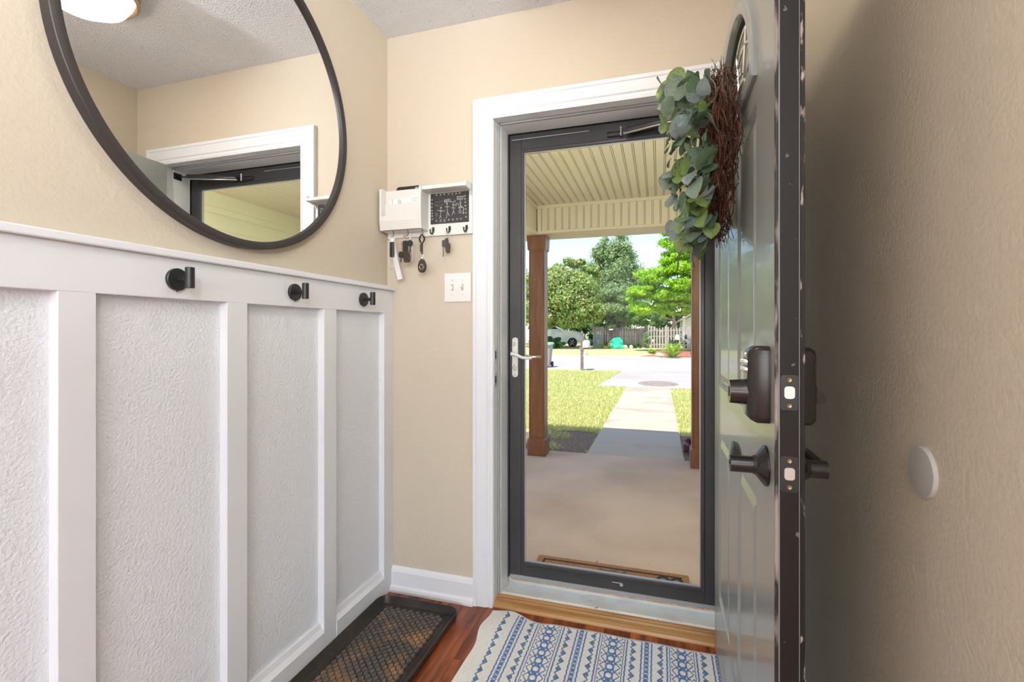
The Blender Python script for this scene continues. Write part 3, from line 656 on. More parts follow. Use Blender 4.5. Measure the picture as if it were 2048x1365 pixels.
# foliage generator
def leaves(blobs, size, rs, aspect=.6):
    """blobs: (cx,cy,cz,rx,ry,rz,n,sub,subflat). Leaf quads on the skins of many sub-clumps."""
    V = []; rg = np.random.default_rng(rs)
    for (cx, cy_, cz, rx, ry, rz, n, sub, fl_) in blobs:
        ns = max(6, int(sub)); d = rg.normal(size=(ns, 3)); d /= np.linalg.norm(d, axis=1)[:, None]
        rad = rg.uniform(.45, 1.0, ns)**.6
        cc = np.array([cx, cy_, cz]) + d * rad[:, None] * np.array([rx, ry, rz])
        cr = rg.uniform(.16, .34, ns) * (rx*ry*rz)**(1/3)
        w = rg.integers(0, ns, n); e = rg.normal(size=(n, 3)); e /= np.linalg.norm(e, axis=1)[:, None]
        r = rg.uniform(.35, 1.25, n)
        p = cc[w] + e * (cr[w]*r)[:, None] * np.array([1.15, 1.15, fl_])
        nr = e*.8 + rg.normal(size=(n, 3))*.6 + np.array([0, 0, .35]); nr /= np.linalg.norm(nr, axis=1)[:, None]
        t = np.cross(nr, rg.normal(size=(n, 3))); t /= np.linalg.norm(t, axis=1)[:, None]; b2 = np.cross(nr, t)
        s = (size * rg.uniform(.6, 1.3, n))[:, None]
        q = np.empty((n, 4, 3)); q[:, 0] = p - t*s; q[:, 1] = p + b2*s*aspect; q[:, 2] = p + t*s; q[:, 3] = p - b2*s*aspect
        V.append(q.reshape(-1, 3))
    V = np.concatenate(V); return V, np.arange(len(V)).reshape(-1, 4)
def tree(name, label, x, y, blobs, size, m, th=3., tr_=.16, rs=1, branches=5, group='trees across the street'):
    t = thing(name, label, 'tree', (x, y, GZ), group)
    v, f = leaves(blobs, size, rs); frompy('foliage', v, f, m, t, kind='stuff')
    bm = B(); rg = random.Random(rs)
    pts = [(x + rg.uniform(-.1, .1)*k, y, GZ - .05 + th*k/5) for k in range(6)]
    tube(bm, pts, [tr_*(1.25 - .12*k) for k in range(6)], 10); obj('trunk', bm, M_bark, t, smooth=True)
    for k in range(branches):
        b = rg.choice(blobs); p = Vector(pts[rg.randint(2, 5)]); q = Vector((b[0]+rg.uniform(-.5, .5)*b[3], b[1]+rg.uniform(-.5, .5)*b[4], b[2]+rg.uniform(-.3, .5)*b[5]))
        bm = B(); mid = p.lerp(q, .5) + Vector((0, 0, .2)); tube(bm, [p, mid, q], [tr_*.55, tr_*.36, tr_*.12], 7); obj('branch', bm, M_bark, t, smooth=True)
    return t
tree('broadleaf_tree', 'leafy tree with reddish-tinged yellow-green leaves just right of the left porch post', -8.6, 36.0,
     [(-6.6, 34.6, 3.6, 2.7, 2.2, 2.1, 40000, 90, .9), (-7.9, 34.2, 2.5, 2.0, 1.6, 1.3, 14000, 34, .8), (-5.3, 34.0, 2.7, 1.7, 1.4, .9, 14000, 34, .8), (-5.9, 34.8, 5.3, 1.6, 1.2, 1.1, 9000, 22, .9), (-8.2, 35, 4.6, 1.8, 1.4, 1.6, 12000, 28, .9), (-4.9, 35, 5.2, .9, .8, .8, 4000, 14, .9)], .095, L_maple, 3.4, .17, 11)
tree('tall_tree', 'tallest olive-green tree in the middle of the view with ragged pointed top', -4.2, 46,
     [(-4.4, 46, 5.6, 2.8, 2.3, 3.1, 36000, 90, .9), (-4.1, 46, 8.7, 1.8, 1.5, 1.6, 14000, 40, 1.1), (-6.6, 46, 6.0, 2.0, 1.5, 1.9, 12000, 30, 1), (-3.0, 45.5, 4.2, 2.1, 1.6, 2.2, 14000, 34, .9)], .10, L_olive, 6, .25, 12)
tree('grey_green_tree', 'lower grey-green tree in front of the tallest one, leaning over the shaded fence', -3.2, 39,
     [(-3.5, 39.8, 3.4, 1.7, 1.3, 1.6, 20000, 44, .9), (-2.4, 40, 2.8, 1.5, 1.2, 1.4, 13000, 34, .9), (-4.0, 39.6, 2.0, 1.8, 1.1, .8, 11000, 28, .8)], .075, L_olive, 3, .13, 13)
tree('bright_green_tree', 'vivid lime-green tree with layered flat boughs beside the right porch post', 2.6, 32.5,
     [(1.5, 31.5, 4.2, 2.7, 1.9, 1.6, 34000, 80, .42), (1.9, 31.5, 6.3, 2.2, 1.6, 1.8, 24000, 60, .44), (-.4, 31.3, 3.2, 1.6, 1.2, 1.1, 18000, 44, .45), (1.4, 31.3, 2.8, 1.9, 1.2, .8, 16000, 40, .42), (2.4, 31.5, 8.3, 1.8, 1.2, 1.3, 10000, 28, .44)], .075, L_cyp, 5.5, .2, 14)
tree('crape_myrtle', 'small multi-stemmed tree with bare reddish stems rising above the fence', -1.55, 38.5,
     [(-1.5, 38.3, 2.5, 1.0, .6, .8, 8000, 20, .9), (-.5, 38.3, 2.1, .9, .6, .7, 7000, 18, .9)], .06, L_mid, 2.2, .06, 15, 7)
tree('far_tree', 'dim green tree behind the house gable at the right', 1.5, 52, [(1.5, 54, 3.2, 2.4, 1.6, 2.2, 13000, 40, .9), (-1.4, 54, 3.4, 2.6, 1.6, 3.0, 16000, 44, .9), (-6.5, 54, 4.6, 3.2, 1.6, 3.6, 22000, 54, .9), (-10.5, 54, 3.6, 3.4, 1.6, 3.6, 18000, 44, .9)], .10, L_dark, 4, .2, 16)
tree('far_tree', 'green tree seen in the narrow gap left of the left porch post', -14.6, 44, [(-15.0, 44, 3.4, 3.6, 1.6, 3.4, 20000, 50, .9), (-12.0, 44, 4.6, 2.2, 1.4, 2.6, 10000, 30, .9)], .09, L_mid, 4, .2, 17)
def shrub(name, label, blobs, m, size, rs, cat='shrub'):
    b = blobs[0]; t = thing(name, label, cat, (b[0], b[1], GZ)); v, f = leaves(blobs, size, rs)
    v[:, 2] = np.maximum(v[:, 2], GZ + .004); frompy('foliage', v, f, m, t, kind='stuff')
    bm = B()
    for k in range(4): tube(bm, [(b[0]+.03*k-.05, b[1], GZ-.01), (b[0]+(k-1.5)*.2*b[3], b[1], b[2])], [.02, .008], 6)
    obj('stem', bm, M_bark, t)
shrub('shrub', 'dark green bush in front of the white car', [(-7.5, 34.4, .32, .62, .5, .48, 5000, 20, .9), (-6.9, 33.6, .12, .45, .4, .28, 2500, 12, .9)], L_dark, .06, 21)
shrub('shrub', 'dark bushes in the shade behind the car', [(-8.2, 41.6, 1.1, 1.9, .6, 1.4, 9000, 24, .9), (-5.7, 41.6, 1.0, 1.3, .6, 1.3, 8000, 24, .9)], L_dark, .08, 22)
shrub('hedge', 'tall dark shrubbery growing behind the sunlit picket fence', [(.5, 38.2, .5, 1.5, .35, .8, 14000, 40, .9)], L_dark, .08, 33, 'hedge')
shrub('clipped_hedge', 'low dark clipped hedge in front of the shaded fence', [(-2.0, 36.5, .03, .36, .2, .2, 3500, 20, .8), (-1.55, 36.5, .03, .32, .2, .2, 3500, 20, .8)], L_dark, .035, 23, 'hedge')
shrub('climbing_shrub', 'pale green climbing shrub against the fence beside the first sunny post', [(-.90, 36.55, .55, .20, .14, .6, 3000, 20, 1)], L_pale, .045, 24)
shrub('shrub', 'small pale shrub left of the green tarp bundle', [(-3.98, 34.9, .08, .18, .16, .2, 1500, 10, .9)], L_yel, .035, 25)
shrub('leafy_plant', 'small bright green plant in the bed left of the big strappy clump', [(-.40, 27.8, .0, .26, .2, .13, 1500, 12, .8)], L_yel, .04, 26, 'plant')
shrub('leafy_plant', 'grey-green plant at the right edge of the mulch bed', [(1.75, 24.4, .06, .24, .2, .18, 1600, 12, .9)], L_pale, .04, 27, 'plant')
shrub('leafy_plant', 'dark green plant standing between the pale mailbox and the fountain', [(.98, 36.2, .2, .3, .2, .32, 1600, 12, .9)], L_dark, .04, 28, 'plant')
shrub('leafy_plant', 'dark leafy shrub behind the fountain at the right', [(1.95, 36.6, .35, .45, .2, .5, 3000, 16, .9)], L_dark, .05, 30, 'plant')
shrub('purple_plant', 'burgundy-leaved plant at the foot of the right porch post', [(.30, 5.30, GZ+.07, .055, .16, .06, 420, 12, .9)], L_purp, .016, 29, 'plant')
# strappy clump
t = thing('strap_leaf_clump', 'large yellow-green strappy clump at the street edge of the mulch bed', 'plant', (.62, 23.9, GZ))
V = []; rg = random.Random(4)
for k in range(170):
    a = rg.uniform(0, 2*PI); L_ = rg.uniform(.5, .95); el = rg.uniform(.5, 1.35); d = Vector((math.cos(a)*math.cos(el), math.sin(a)*math.cos(el), math.sin(el)))
    s = Vector((-math.sin(a), math.cos(a), 0))*.022; p = Vector((.62+rg.uniform(-.12, .12), 23.95+rg.uniform(-.1, .1), GZ+.03)); m_ = p + d*L_*.6; e_ = p + d*L_ + Vector((math.cos(a), math.sin(a), -.6))*L_*.22
    V += [p-s*.6, p+s*.6, m_+s, m_-s, m_-s, m_+s, e_+s*.15, e_-s*.15]
frompy('strap_leaves', [tuple(v) for v in V], np.arange(len(V)).reshape(-1, 4), L_yel, t, kind='stuff')

# ------------------------------------------------------------------ fence
def pick_mesh(w, h, th=.02, dog=True):
    bm = B(); prism(bm, [(-w/2, 0), (w/2, 0), (w/2, h-.05), (w*.22, h), (-w*.22, h), (-w/2, h-.05)] if dog else [(-w/2, 0), (w/2, 0), (w/2, h), (0, h+.07), (-w/2, h)], 'y', -th/2, th/2)
    bmesh.ops.recalc_face_normals(bm, faces=bm.faces); me = bpy.data.meshes.new('picket'); bm.to_mesh(me); bm.free(); return me
def fence(label, x0, x1, y0_, y1_, posts, pitch_, w, top, dip, m, dog=True, alt=.035, rails=True):
    f = thing('fence', label, 'fence', ((x0+x1)/2, (y0_+y1_)/2, GZ))
    me = pick_mesh(w, 1.0, dog=dog); me.materials.append(m); n = int(abs(x1-x0)/pitch_)
    for i in range(n+1):
        x = x0 + (x1-x0)*i/n; y = y0_ + (y1_-y0_)*i/n
        h = top
        for a, b_ in zip(posts, posts[1:]):
            if a <= x <= b_: h = top - dip*math.sin(PI*(x-a)/(b_-a))
        o = bpy.data.objects.new('picket', me); C.objects.link(o); o.parent = f
        o.location = (x - f.location.x, y - f.location.y + (alt if (i % 2 and alt) else 0), .05); o.scale = (1, 1, h-.05+random.uniform(-.01, .01)); o.rotation_euler = (0, 0, math.atan2(y1_-y0_, x1-x0))
    for px in posts:
        y = y0_ + (y1_-y0_)*(px-x0)/(x1-x0); bm = B(); box(bm, px-.05, px+.05, y-.05, y+.05, GZ, GZ+top+.06, .01); obj('fence_post', bm, m, f)
    if rails:
        for zr in (.25, .85, 1.3):
            bm = B(); loft(bm, [[(x0, y0_+.012+s1, GZ+zr+s2) for s1, s2 in ((0, 0), (.03, 0), (.03, .07), (0, .07))], [(x1, y1_+.012+s1, GZ+zr+s2) for s1, s2 in ((0, 0), (.03, 0), (.03, .07), (0, .07))]]); obj('fence_rail', bm, m, f)
fence('sunlit grey picket fence with gaps and scooped tops behind the mulch bed', -.75, 1.85, 36.9, 37.0, [-.75, .53, 1.81], .20, .115, 1.66, .14, M_fence, alt=0)
fence('shaded close-boarded grey fence behind the green tarp bundle', -4.3, -.86, 38.2, 37.0, [-4.3, -2.6, -.9], .098, .090, 1.60, .10, mat('shade_darkened_fence_wood', (.055, .045, .045), .9, col2=(.13, .105, .10), nscale=3, stretch=(3, 3, .5), coords='World'))  # shade of the trees is put into this darker wood colour
fence('pale dog-eared fence panel right of the wooden mailbox post', -4.62, -3.98, 35.4, 35.6, [-4.6], .128, .120, 1.62, 0, M_gate)
bm = B(); box(bm, 1.9, 2.9, 36.2, 36.3, GZ, 1.45); o = obj('privacy_screen', bm, M_fence); tag(o, 'dark grey fence section at the far right behind the fountain', 'fence')
bm = B(); box(bm, -3.75, -3.45, 37.84, 37.87, 1.22, 1.32, .005); o = obj('small_sign', bm, M_mailbox); tag(o, 'small blank white plate fixed to the shaded fence', 'sign')

# house across the street
hs = thing('house', 'cream sided house gable peeking over the fence at the right', 'house', (3.5, 43, GZ))
hx0, hx1, hy0 = 1.98, 9, 42.6
bm = B(); prism(bm, [(hx0, GZ), (hx1, GZ), (hx1, 2.05), ((hx0+hx1)/2+.5, 4.4), (hx0, 2.05)], 'y', hy0, 50); obj('wall', bm, M_hsidingw, hs)
for k in range(14):
    bm = B(); z = GZ + .165*k; box(bm, hx0+.02, hx1, hy0-.022, hy0-.002, z, z+.150, .004); obj('siding_course', bm, M_hsiding if z > .9 else M_hsidingw, hs)
bm = B(); box(bm, hx0-.06, hx0+.10, hy0-.05, hy0+.1, GZ, 2.4); obj('corner_board', bm, M_white, hs)
bm = B(); loft(bm, [[(hx0-.35, hy0-.4, 1.95), (hx0-.35, hy0-.4, 2.12), (hx0-.35, 50, 2.12), (hx0-.35, 50, 1.95)], [(6.0, hy0-.4, 4.35), (6.0, hy0-.4, 4.52), (6.0, 50, 4.52), (6.0, 50, 4.35)]]); obj('roof_slope', bm, M_shingle, hs)

# ------------------------------------------------------------------ car
cx0 = -8.9; cyy = 38.4
cr = thing('car', 'white sport utility vehicle parked under the leafy tree, front wheel showing', 'car', (-8, 38.4, GZ))
prof = [(-11.2, .28), (-11.25, .9), (-11.0, 1.35), (-10.6, 1.75), (-8.9, 1.75), (-8.05, 1.28), (-7.0, 1.18), (-6.42, 1.02), (-6.30, .70), (-6.32, .36)]
def wheel_arch(xc): return [(xc + .43*math.cos(R(a)), .26 + .43*math.sin(R(a))) for a in range(0, 181, 18)]
poly = [(x, z+GZ+.08) for x, z in prof] + [(x, z+GZ+.08) for x, z in wheel_arch(-7.02)] + [(x, z+GZ+.08) for x, z in wheel_arch(-10.2)]
bm = B(); prism(bm, poly, 'y', cyy-.9, cyy+.9)
obj('body', bm, M_car, cr)
bm = B(); prism(bm, [(-8.85, 1.72), (-8.12, 1.32), (-9.6, 1.32), (-9.6, 1.72)], 'y', cyy-.91, cyy-.895); obj('window', bm, M_cglass, cr)
bm = B(); prism(bm, [(-9.7, 1.72), (-9.7, 1.32), (-10.7, 1.32), (-10.5, 1.72)], 'y', cyy-.91, cyy-.895); obj('window', bm, M_cglass, cr)
for xw in (-7.02, -10.2):
    bm = B(); lathe(bm, [(.0, 0), (.26, 0), (.36, .02), (.375, .06), (.375, .2), (.3, .24), (0, .24)], (xw, cyy-.90, GZ+.375), 'y', 28); wh = obj('wheel', bm, M_tyre, cr)
    for k in range(6):
        a = R(60*k); bm = B(); tube(bm, [(xw+.05*math.cos(a), cyy-.915, GZ+.375+.05*math.sin(a)), (xw+.25*math.cos(a), cyy-.915, GZ+.375+.25*math.sin(a))], [.035, .025], 6); obj('spoke', bm, M_rim, wh)
bm = B(); box(bm, -6.50, -6.27, cyy-.86, cyy-.5, .62, .80, .03); obj('headlight', bm, M_steel, cr)
bm = B(); box(bm, -6.42, -6.20, cyy-.88, cyy+.88, .26, .48, .04); obj('bumper', bm, M_car, cr)
bm = B(); box(bm, -8.25, -8.05, cyy-1.05, cyy-.90, 1.10, 1.24, .03); obj('side_mirror', bm, M_car, cr)
cr.location.x += .42
# cars are parked in a mulched spot
slab('parking_pad', [(-12, 37.0), (-5.7, 37.0), (-5.7, 39.8), (-12, 39.8)], GZ, GZ+.012, M_redmulch)

# mailbox on turned post (near side of the street)
mb = thing('mailbox', 'white mailbox with rounded top on grey wooden finial post by the street', 'mailbox', (-2.42, 15.6, GZ))
x, y = -2.42, 15.6
bm = B(); box(bm, x-.043, x+.043, y-.043, y+.043, GZ-.02, .62, .008); box(bm, x-.055, x+.055, y-.055, y+.055, .50, .56, .008); box(bm, x-.043, x+.043, y-.043, y+.043, .62, .98, .010); obj('post', bm, M_mailpost, mb)
bm = B(); lathe(bm, [(.040, 0), (.050, .012), (.030, .025), (.038, .05), (.046, .085), (.036, .13), (.018, .16), (0, .175)], (x, y, .975), 'z', 16); obj('finial', bm, M_mailpost, mb, smooth=True)
bm = B(); box(bm, x-.09, x+.30, y-.045, y+.045, .545, .605, .008); obj('arm', bm, M_mailpost, mb)
bm = B()
pf = [(x+.06, .61), (x+.23, .61), (x+.23, .76)] + [(x+.145+.085*math.cos(R(a)), .76+.085*math.sin(R(a))) for a in range(15, 180, 15)] + [(x+.06, .76)]
prism(bm, pf, 'y', y-.24, y+.24); obj('box', bm, M_mailbox, mb)
bm = B(); cyl(bm, (x+.12, y-.2, .36), (x+.12, y+.2, .36), .055, seg=16); obj('newspaper_tube', bm, M_mailbox, mb)
# wheelie bin
wb_ = thing('wheeled_bin', 'grey wheeled rubbish bin with pale green lid behind the left porch post', 'bin', (-3.70, 16.3, GZ))
x, y = -3.86, 16.45
bm = B(); loft(bm, [[(x+q*sx, y+q*sy_, z) for sx, sy_ in ((-1,-1),(1,-1),(1,1),(-1,1))] for q, z in ((.17, GZ+.05), (.235, .66))]); obj('body', bm, M_bin, wb_)
bm = B(); prism(bm, [(x-.27, .66), (x+.27, .66), (x+.27, .70), (x+.22, .745), (x-.22, .745), (x-.27, .70)], 'y', y-.28, y+.28); obj('lid', bm, M_lid, wb_)
for sx in (-1, 1):
    bm = B(); cyl(bm, (x+sx*.19, y+.2, GZ+.09), (x+sx*.24, y+.2, GZ+.09), .10, seg=16); obj('wheel', bm, M_tyre, wb_)
# tarp bundle
tb = thing('tarp_bundle', 'crumpled bright green tarp bundle with orange edge lying on the far lawn', 'tarp', (-3.1, 35.4, GZ))
def lump(c, r, m, name, par, sd_, amp=.25, cut=None):
    bm = B(); bmesh.ops.create_icosphere(bm, subdivisions=4, radius=1)
    for v in bm.verts:
        n = mnoise.noise(v.co*1.6 + Vector((sd_, 0, 0)))*amp + abs(mnoise.noise(v.co*4 + Vector((0, sd_, 0))))*amp*.5
        v.co = Vector((v.co.x*r[0], v.co.y*r[1], v.co.z*r[2]))*(1+n) + Vector(c)
        if v.co.z < GZ: v.co.z = GZ
    return obj(name, bm, m, par, smooth=False)
lump((-2.98, 35.3, .18), (.50, .42, .42), M_tarp, 'green_sheet', tb, 3, .45)
lump((-3.38, 35.5, .05), (.26, .3, .26), M_tarpy, 'orange_sheet', tb, 8)
for i, (x, y, r_) in enumerate(((-2.36, 35.5, .16), (-1.95, 35.6, .12))):
    st = lump((x, y, GZ+.10), (r_*1.1, r_, .16), M_stone, 'rock', None, 20+i, .15); tag(st, ('larger' if i == 0 else 'smaller') + ' pale tan rock before the hedge right of the tarp bundle', 'rock')
st = lump((.05, 25.2, GZ+.03), (.22, .2, .10), M_stone, 'rock', None, 31, .2); tag(st, 'flat pale rock at the left tip of the mulch bed', 'rock')
# second mailbox far side
m2 = thing('mailbox', 'white mailbox on short wooden post in front of the sunlit fence', 'mailbox', (1.25, 36.4, GZ))
bm = B(); box(bm, 1.19, 1.31, 36.34, 36.46, GZ, .52, .01); obj('post', bm, M_mailpost, m2)
bm = B(); prism(bm, [(1.11, .52), (1.39, .52), (1.39, .78), (1.34, .88), (1.25, .93), (1.16, .88), (1.11, .78)], 'y', 36.15, 36.65); obj('box', bm, M_mailbox, m2)
# fountain
ft = thing('garden_fountain', 'small two-tier tan stone fountain at the right before the fence', 'fountain', (1.66, 35.4, GZ))
x, y = 1.66, 35.4
bm = B(); lathe(bm, [(.16, 0), (.18, .03), (.08, .08), (.07, .22), (.12, .26)], (x, y, GZ), 'z', 20); obj('pedestal', bm, M_fount, ft, smooth=True)
bm = B(); lathe(bm, [(.10, .24), (.30, .28), (.34, .33), (.32, .33), (.2, .30), (0, .29)], (x, y, GZ), 'z', 28); obj('lower_bowl', bm, M_fount, ft, smooth=True)
bm = B(); lathe(bm, [(.05, .29), (.06, .34), (.04, .40), (.06, .45), (.18, .48), (.21, .52), (.19, .52), (.1, .50), (0, .49)], (x, y, GZ), 'z', 24); obj('upper_bowl', bm, M_fount, ft, smooth=True)
bm = B(); lathe(bm, [(.03, .49), (.03, .56), (.055, .60), (.04, .66), (0, .69)], (x, y, GZ), 'z', 16); obj('finial', bm, M_fount, ft, smooth=True)
bm = B(); lathe(bm, [(.22, 0), (.22, .0)], (x, y, GZ), 'z', 12) if False else None; bm.free()

# ------------------------------------------------------------------ door mat on the porch
dm = thing('doormat', 'brown coir doormat with black border and ring print on the porch', 'doormat', (-.24, 2.37, GZ))
mx0, mx1, my0, my1 = -.64, .145, 2.14, 2.585
bm = B(); prism(bm, rrect(mx0, mx1, my0, my1, .012), 'z', GZ, GZ+.015); obj('coir_pad', bm, M_coir, dm)
bm = B(); zt = GZ+.0152
for a, b_, c, d in ((mx0+.035, mx1-.035, my1-.045, my1-.033), (mx0+.035, mx1-.035, my0+.033, my0+.045), (mx0+.035, mx0+.047, my0+.045, my1-.045), (mx1-.047, mx1-.035, my0+.045, my1-.045)): box(bm, a, b_, c, d, zt-.001, zt+.001)
obj('border_print', bm, M_coirk, dm, label='black printed border line')
for i, xx in enumerate((.085, .020)):
    bm = B()
    n = 20; o_ = [(xx+.034*math.cos(2*PI*k/n), 2.495+.048*math.sin(2*PI*k/n)) for k in range(n)]; i_ = [(xx+.017*math.cos(2*PI*k/n), 2.495+.028*math.sin(2*PI*k/n)) for k in range(n)]
    A = [bm.verts.new((*p, zt+.0012)) for p in o_]; Bq = [bm.verts.new((*p, zt+.0012)) for p in i_]; A2 = [bm.verts.new((*p, zt-.001)) for p in o_]; B2 = [bm.verts.new((*p, zt-.001)) for p in i_]
    for k in range(n):
        j = (k+1) % n
        bm.faces.new((A[k], A[j], Bq[j], Bq[k])); bm.faces.new((A2[k], A2[j], A[j], A[k])); bm.faces.new((Bq[k], Bq[j], B2[j], B2[k]))
    obj('ring_print', bm, M_coirk, dm)
for (xx, yy, an) in ((-.235, 2.515, 35), (-.275, 2.51, 150), (-.345, 2.485, 15), (-.18, 2.50, 60)):
    bm = B(); prism(bm, [(xx + .036*math.cos(R(a))*math.cos(R(an)) - .011*math.sin(R(a))*math.sin(R(an)), yy + .036*math.cos(R(a))*math.sin(R(an)) + .011*math.sin(R(a))*math.cos(R(an))) for a in range(0, 360, 30)], 'z', zt-.001, zt+.0012); obj('leaf_print', bm, M_coirg, dm)

# ------------------------------------------------------------------ round mirror
mc_y, mc_z, mr = 1.063, 1.832, .459
mi = thing('round_mirror', 'large round wall mirror in thin black frame above the white wainscot', 'mirror', (LX, mc_y, mc_z-mr))
bm = B(); n = 128; pr = [(mr, 0), (mr, .026), (mr-.0015, .0275), (mr-.020, .0275), (mr-.022, .026), (mr-.022, .016), (mr-.022, 0)]
rings = [[bm.verts.new((LX+h+.001, mc_y + r_*math.cos(2*PI*k/n), mc_z + r_*math.sin(2*PI*k/n))) for k in range(n)] for r_, h in pr]
for q, r_ in zip(rings, rings[1:] + rings[:1]):
    for k in range(n): bm.faces.new((q[k], q[(k+1) % n], r_[(k+1) % n], r_[k]))
obj('frame', bm, M_frame, mi, smooth=True, auto=40)
bm = B(); cyl(bm, (LX+.014, mc_y, mc_z), (LX+.018, mc_y, mc_z), mr-.0225, seg=128); obj('mirror_glass', bm, M_mirror, mi)

# ------------------------------------------------------------------ coat hooks
def hook(y, label):
    z = 1.2605; x = BT; h = thing('coat_hook', label, 'hook', (x, y, z), 'wall hooks on the white rail')
    bm = B(); lathe(bm, [(0, 0), (.0265, 0), (.0270, .0015), (.0270, .0075), (.0255, .009), (0, .009)], (x, y, z), 'x', 40); obj('wall_plate', bm, M_black, h, smooth=True, auto=30)
    bm = B(); cyl(bm, (x+.008, y, z), (x+.040, y, z), .0065, seg=20); obj('stem', bm, M_black, h, smooth=True, auto=30)
    bm = B(); lathe(bm, [(0, 0), (.0095, 0), (.0102, .0007), (.0102, .0493), (.0095, .05), (0, .05)], (x+.045, y, z-.022), 'z', 28); obj('peg', bm, M_black, h, smooth=True, auto=30)
    bm = B(); cyl(bm, (x+.004, y, z-.0295), (x+.004, y, z-.026), .002, seg=8); obj('set_screw', bm, M_black, h)
hook(.860, 'black cylinder coat hook nearest the camera on the white rail')
hook(1.250, 'middle black cylinder coat hook on the white rail')
hook(1.622, 'black cylinder coat hook closest to the corner on the white rail')

# ------------------------------------------------------------------ wall organizer
og = thing('wall_organizer', 'cream wooden wall organizer with mail pockets, little chalkboard and hooks', 'organizer', (-.93, FY, 1.54))
bb_ = FY - .012   # front of back board
bm = B(); box(bm, -1.138, -.739, bb_, FY-.001, 1.541, 1.748, .0015); obj('back_board', bm, M_org, og)
fy = 1.762
def side(xa, xb):
    bm = B(); prism(bm, [(bb_, 1.563), (fy+.006, 1.563), (fy, 1.600), (fy, 1.737), (fy+.008, 1.742), (bb_-.02, 1.742), (bb_, 1.750)], 'x', xa, xb); obj('side_panel', bm, M_org, og)
side(-1.136, -1.127); side(-.949, -.940)
bm = B(); prism(bm, [(fy-.005, 1.600), (fy+.004, 1.563), (fy+.014, 1.563), (fy+.004, 1.621), (fy-.005, 1.621)], 'x', -1.127, -.949); obj('lower_pocket', bm, M_org, og)
bm = B(); box(bm, -1.127, -.949, fy+.030, fy+.0335, 1.565, 1.681, .0008); obj('upper_pocket', bm, M_org, og)
bm = B(); box(bm, -1.127, -.949, fy+.006, bb_, 1.563, 1.570); obj('pocket_floor', bm, M_org, og)
bm = B(); box(bm, -.9395, -.748, fy+.005, bb_, 1.722, 1.7365, .0015); obj('shelf', bm, M_org, og)
bm = B(); prism(bm, [(bb_, 1.700), (bb_-.012, 1.715), (fy+.005, 1.722), (fy+.005, 1.742), (bb_, 1.748)], 'x', -.748, -.740); obj('shelf_bracket', bm, M_org, og)
bm = B(); box(bm, -.9295, -.7545, bb_-.0025, bb_-.0002, 1.5905, 1.7190); cbd = obj('chalkboard', bm, M_chalkb, og)
# chalk marks, in board coordinates (0..1, from top left)
cbx0, cbx1, cbz0, cbz1 = -.9295, -.7545, 1.5905, 1.7190
def cpt(a, b): return (cbx0 + (cbx1-cbx0)*a, bb_-.0028, cbz1 + (cbz0-cbz1)*b)
def stroke(bm, pts, r=.00075): tube(bm, [cpt(*p) for p in pts], r, 4)
def heart(bm, a, b, s=.022, r=.0006):
    P_ = []
    for k in range(13):
        t = 2*PI*k/12; P_.append((a + s*(16*math.sin(t)**3)/17, b - s*1.35*(13*math.cos(t)-5*math.cos(2*t)-2*math.cos(3*t)-math.cos(4*t))/17))
    stroke(bm, P_, r)
bm = B()
for (a, b) in ((.16,.05),(.265,.05),(.365,.045),(.48,.05),(.575,.055),(.675,.055),(.765,.05),(.90,.155),(.905,.255),(.91,.36),(.915,.475),(.92,.59),(.925,.705),(.93,.84),(.155,.90),(.265,.90),(.37,.90),(.485,.89),(.59,.895),(.70,.89),(.80,.885),(.04,.19),(.04,.32),(.035,.43),(.035,.545),(.04,.64),(.04,.73),(.045,.83)): heart(bm, a, b)
obj('chalk_hearts', bm, M_chalk, cbd, kind='stuff')
bm = B()
def ring_(a, b, s): stroke(bm, [(a + s*math.cos(R(q)), b + s*1.36*math.sin(R(q))) for q in range(0, 361, 30)])
# figures
ring_(.275, .47, .016); stroke(bm, [(.275,.49),(.272,.62),(.262,.73),(.235,.83)]); stroke(bm, [(.262,.73),(.285,.80)]); stroke(bm, [(.18,.555),(.23,.565),(.27,.585),(.35,.59)], .0010)
ring_(.435, .36, .018); stroke(bm, [(.435,.385),(.445,.48),(.45,.63),(.42,.83)]); stroke(bm, [(.45,.63),(.50,.77)]); stroke(bm, [(.385,.46),(.505,.465)])
ring_(.595, .41, .015); stroke(bm, [(.595,.43),(.603,.53),(.605,.62),(.565,.74)]); stroke(bm, [(.605,.62),(.64,.71)]); stroke(bm, [(.55,.505),(.66,.525)])
ring_(.785, .37, .018); stroke(bm, [(.785,.39),(.79,.45),(.76,.50),(.83,.49),(.79,.45)], .0011); stroke(bm, [(.73,.535),(.86,.515),(.865,.56),(.855,.70)], .0010); stroke(bm, [(.775,.53),(.775,.62)]); ring_(.775, .66, .032); ring_(.86, .715, .012); stroke(bm, [(.745,.48),(.735,.40),(.70,.37),(.67,.40),(.64,.39),(.625,.44),(.66,.45),(.70,.42)])
stroke(bm, [(.365,.235),(.52,.215),(.525,.285),(.37,.315),(.365,.235)], .0009); stroke(bm, [(.385,.30),(.387,.24)]); stroke(bm, [(.41,.29),(.41,.26),(.43,.26),(.43,.285),(.45,.25),(.46,.28),(.48,.245),(.50,.27)])
stroke(bm, [(.52,.33),(.54,.28),(.55,.33),(.57,.30),(.60,.33),(.62,.29),(.64,.34),(.66,.28),(.64,.27)], .0009); stroke(bm, [(.595,.34),(.595,.39)])
stroke(bm, [(.70,.155),(.865,.16),(.84,.26),(.70,.255),(.70,.155)], .0009); stroke(bm, [(.725,.24),(.725,.18),(.745,.20),(.755,.235),(.775,.19),(.785,.23),(.80,.20),(.82,.23),(.825,.18)]); stroke(bm, [(.785,.27),(.785,.33)])
stroke(bm, [(.435,.32),(.435,.34)])
obj('chalk_figures', bm, M_chalk, cbd, kind='stuff')
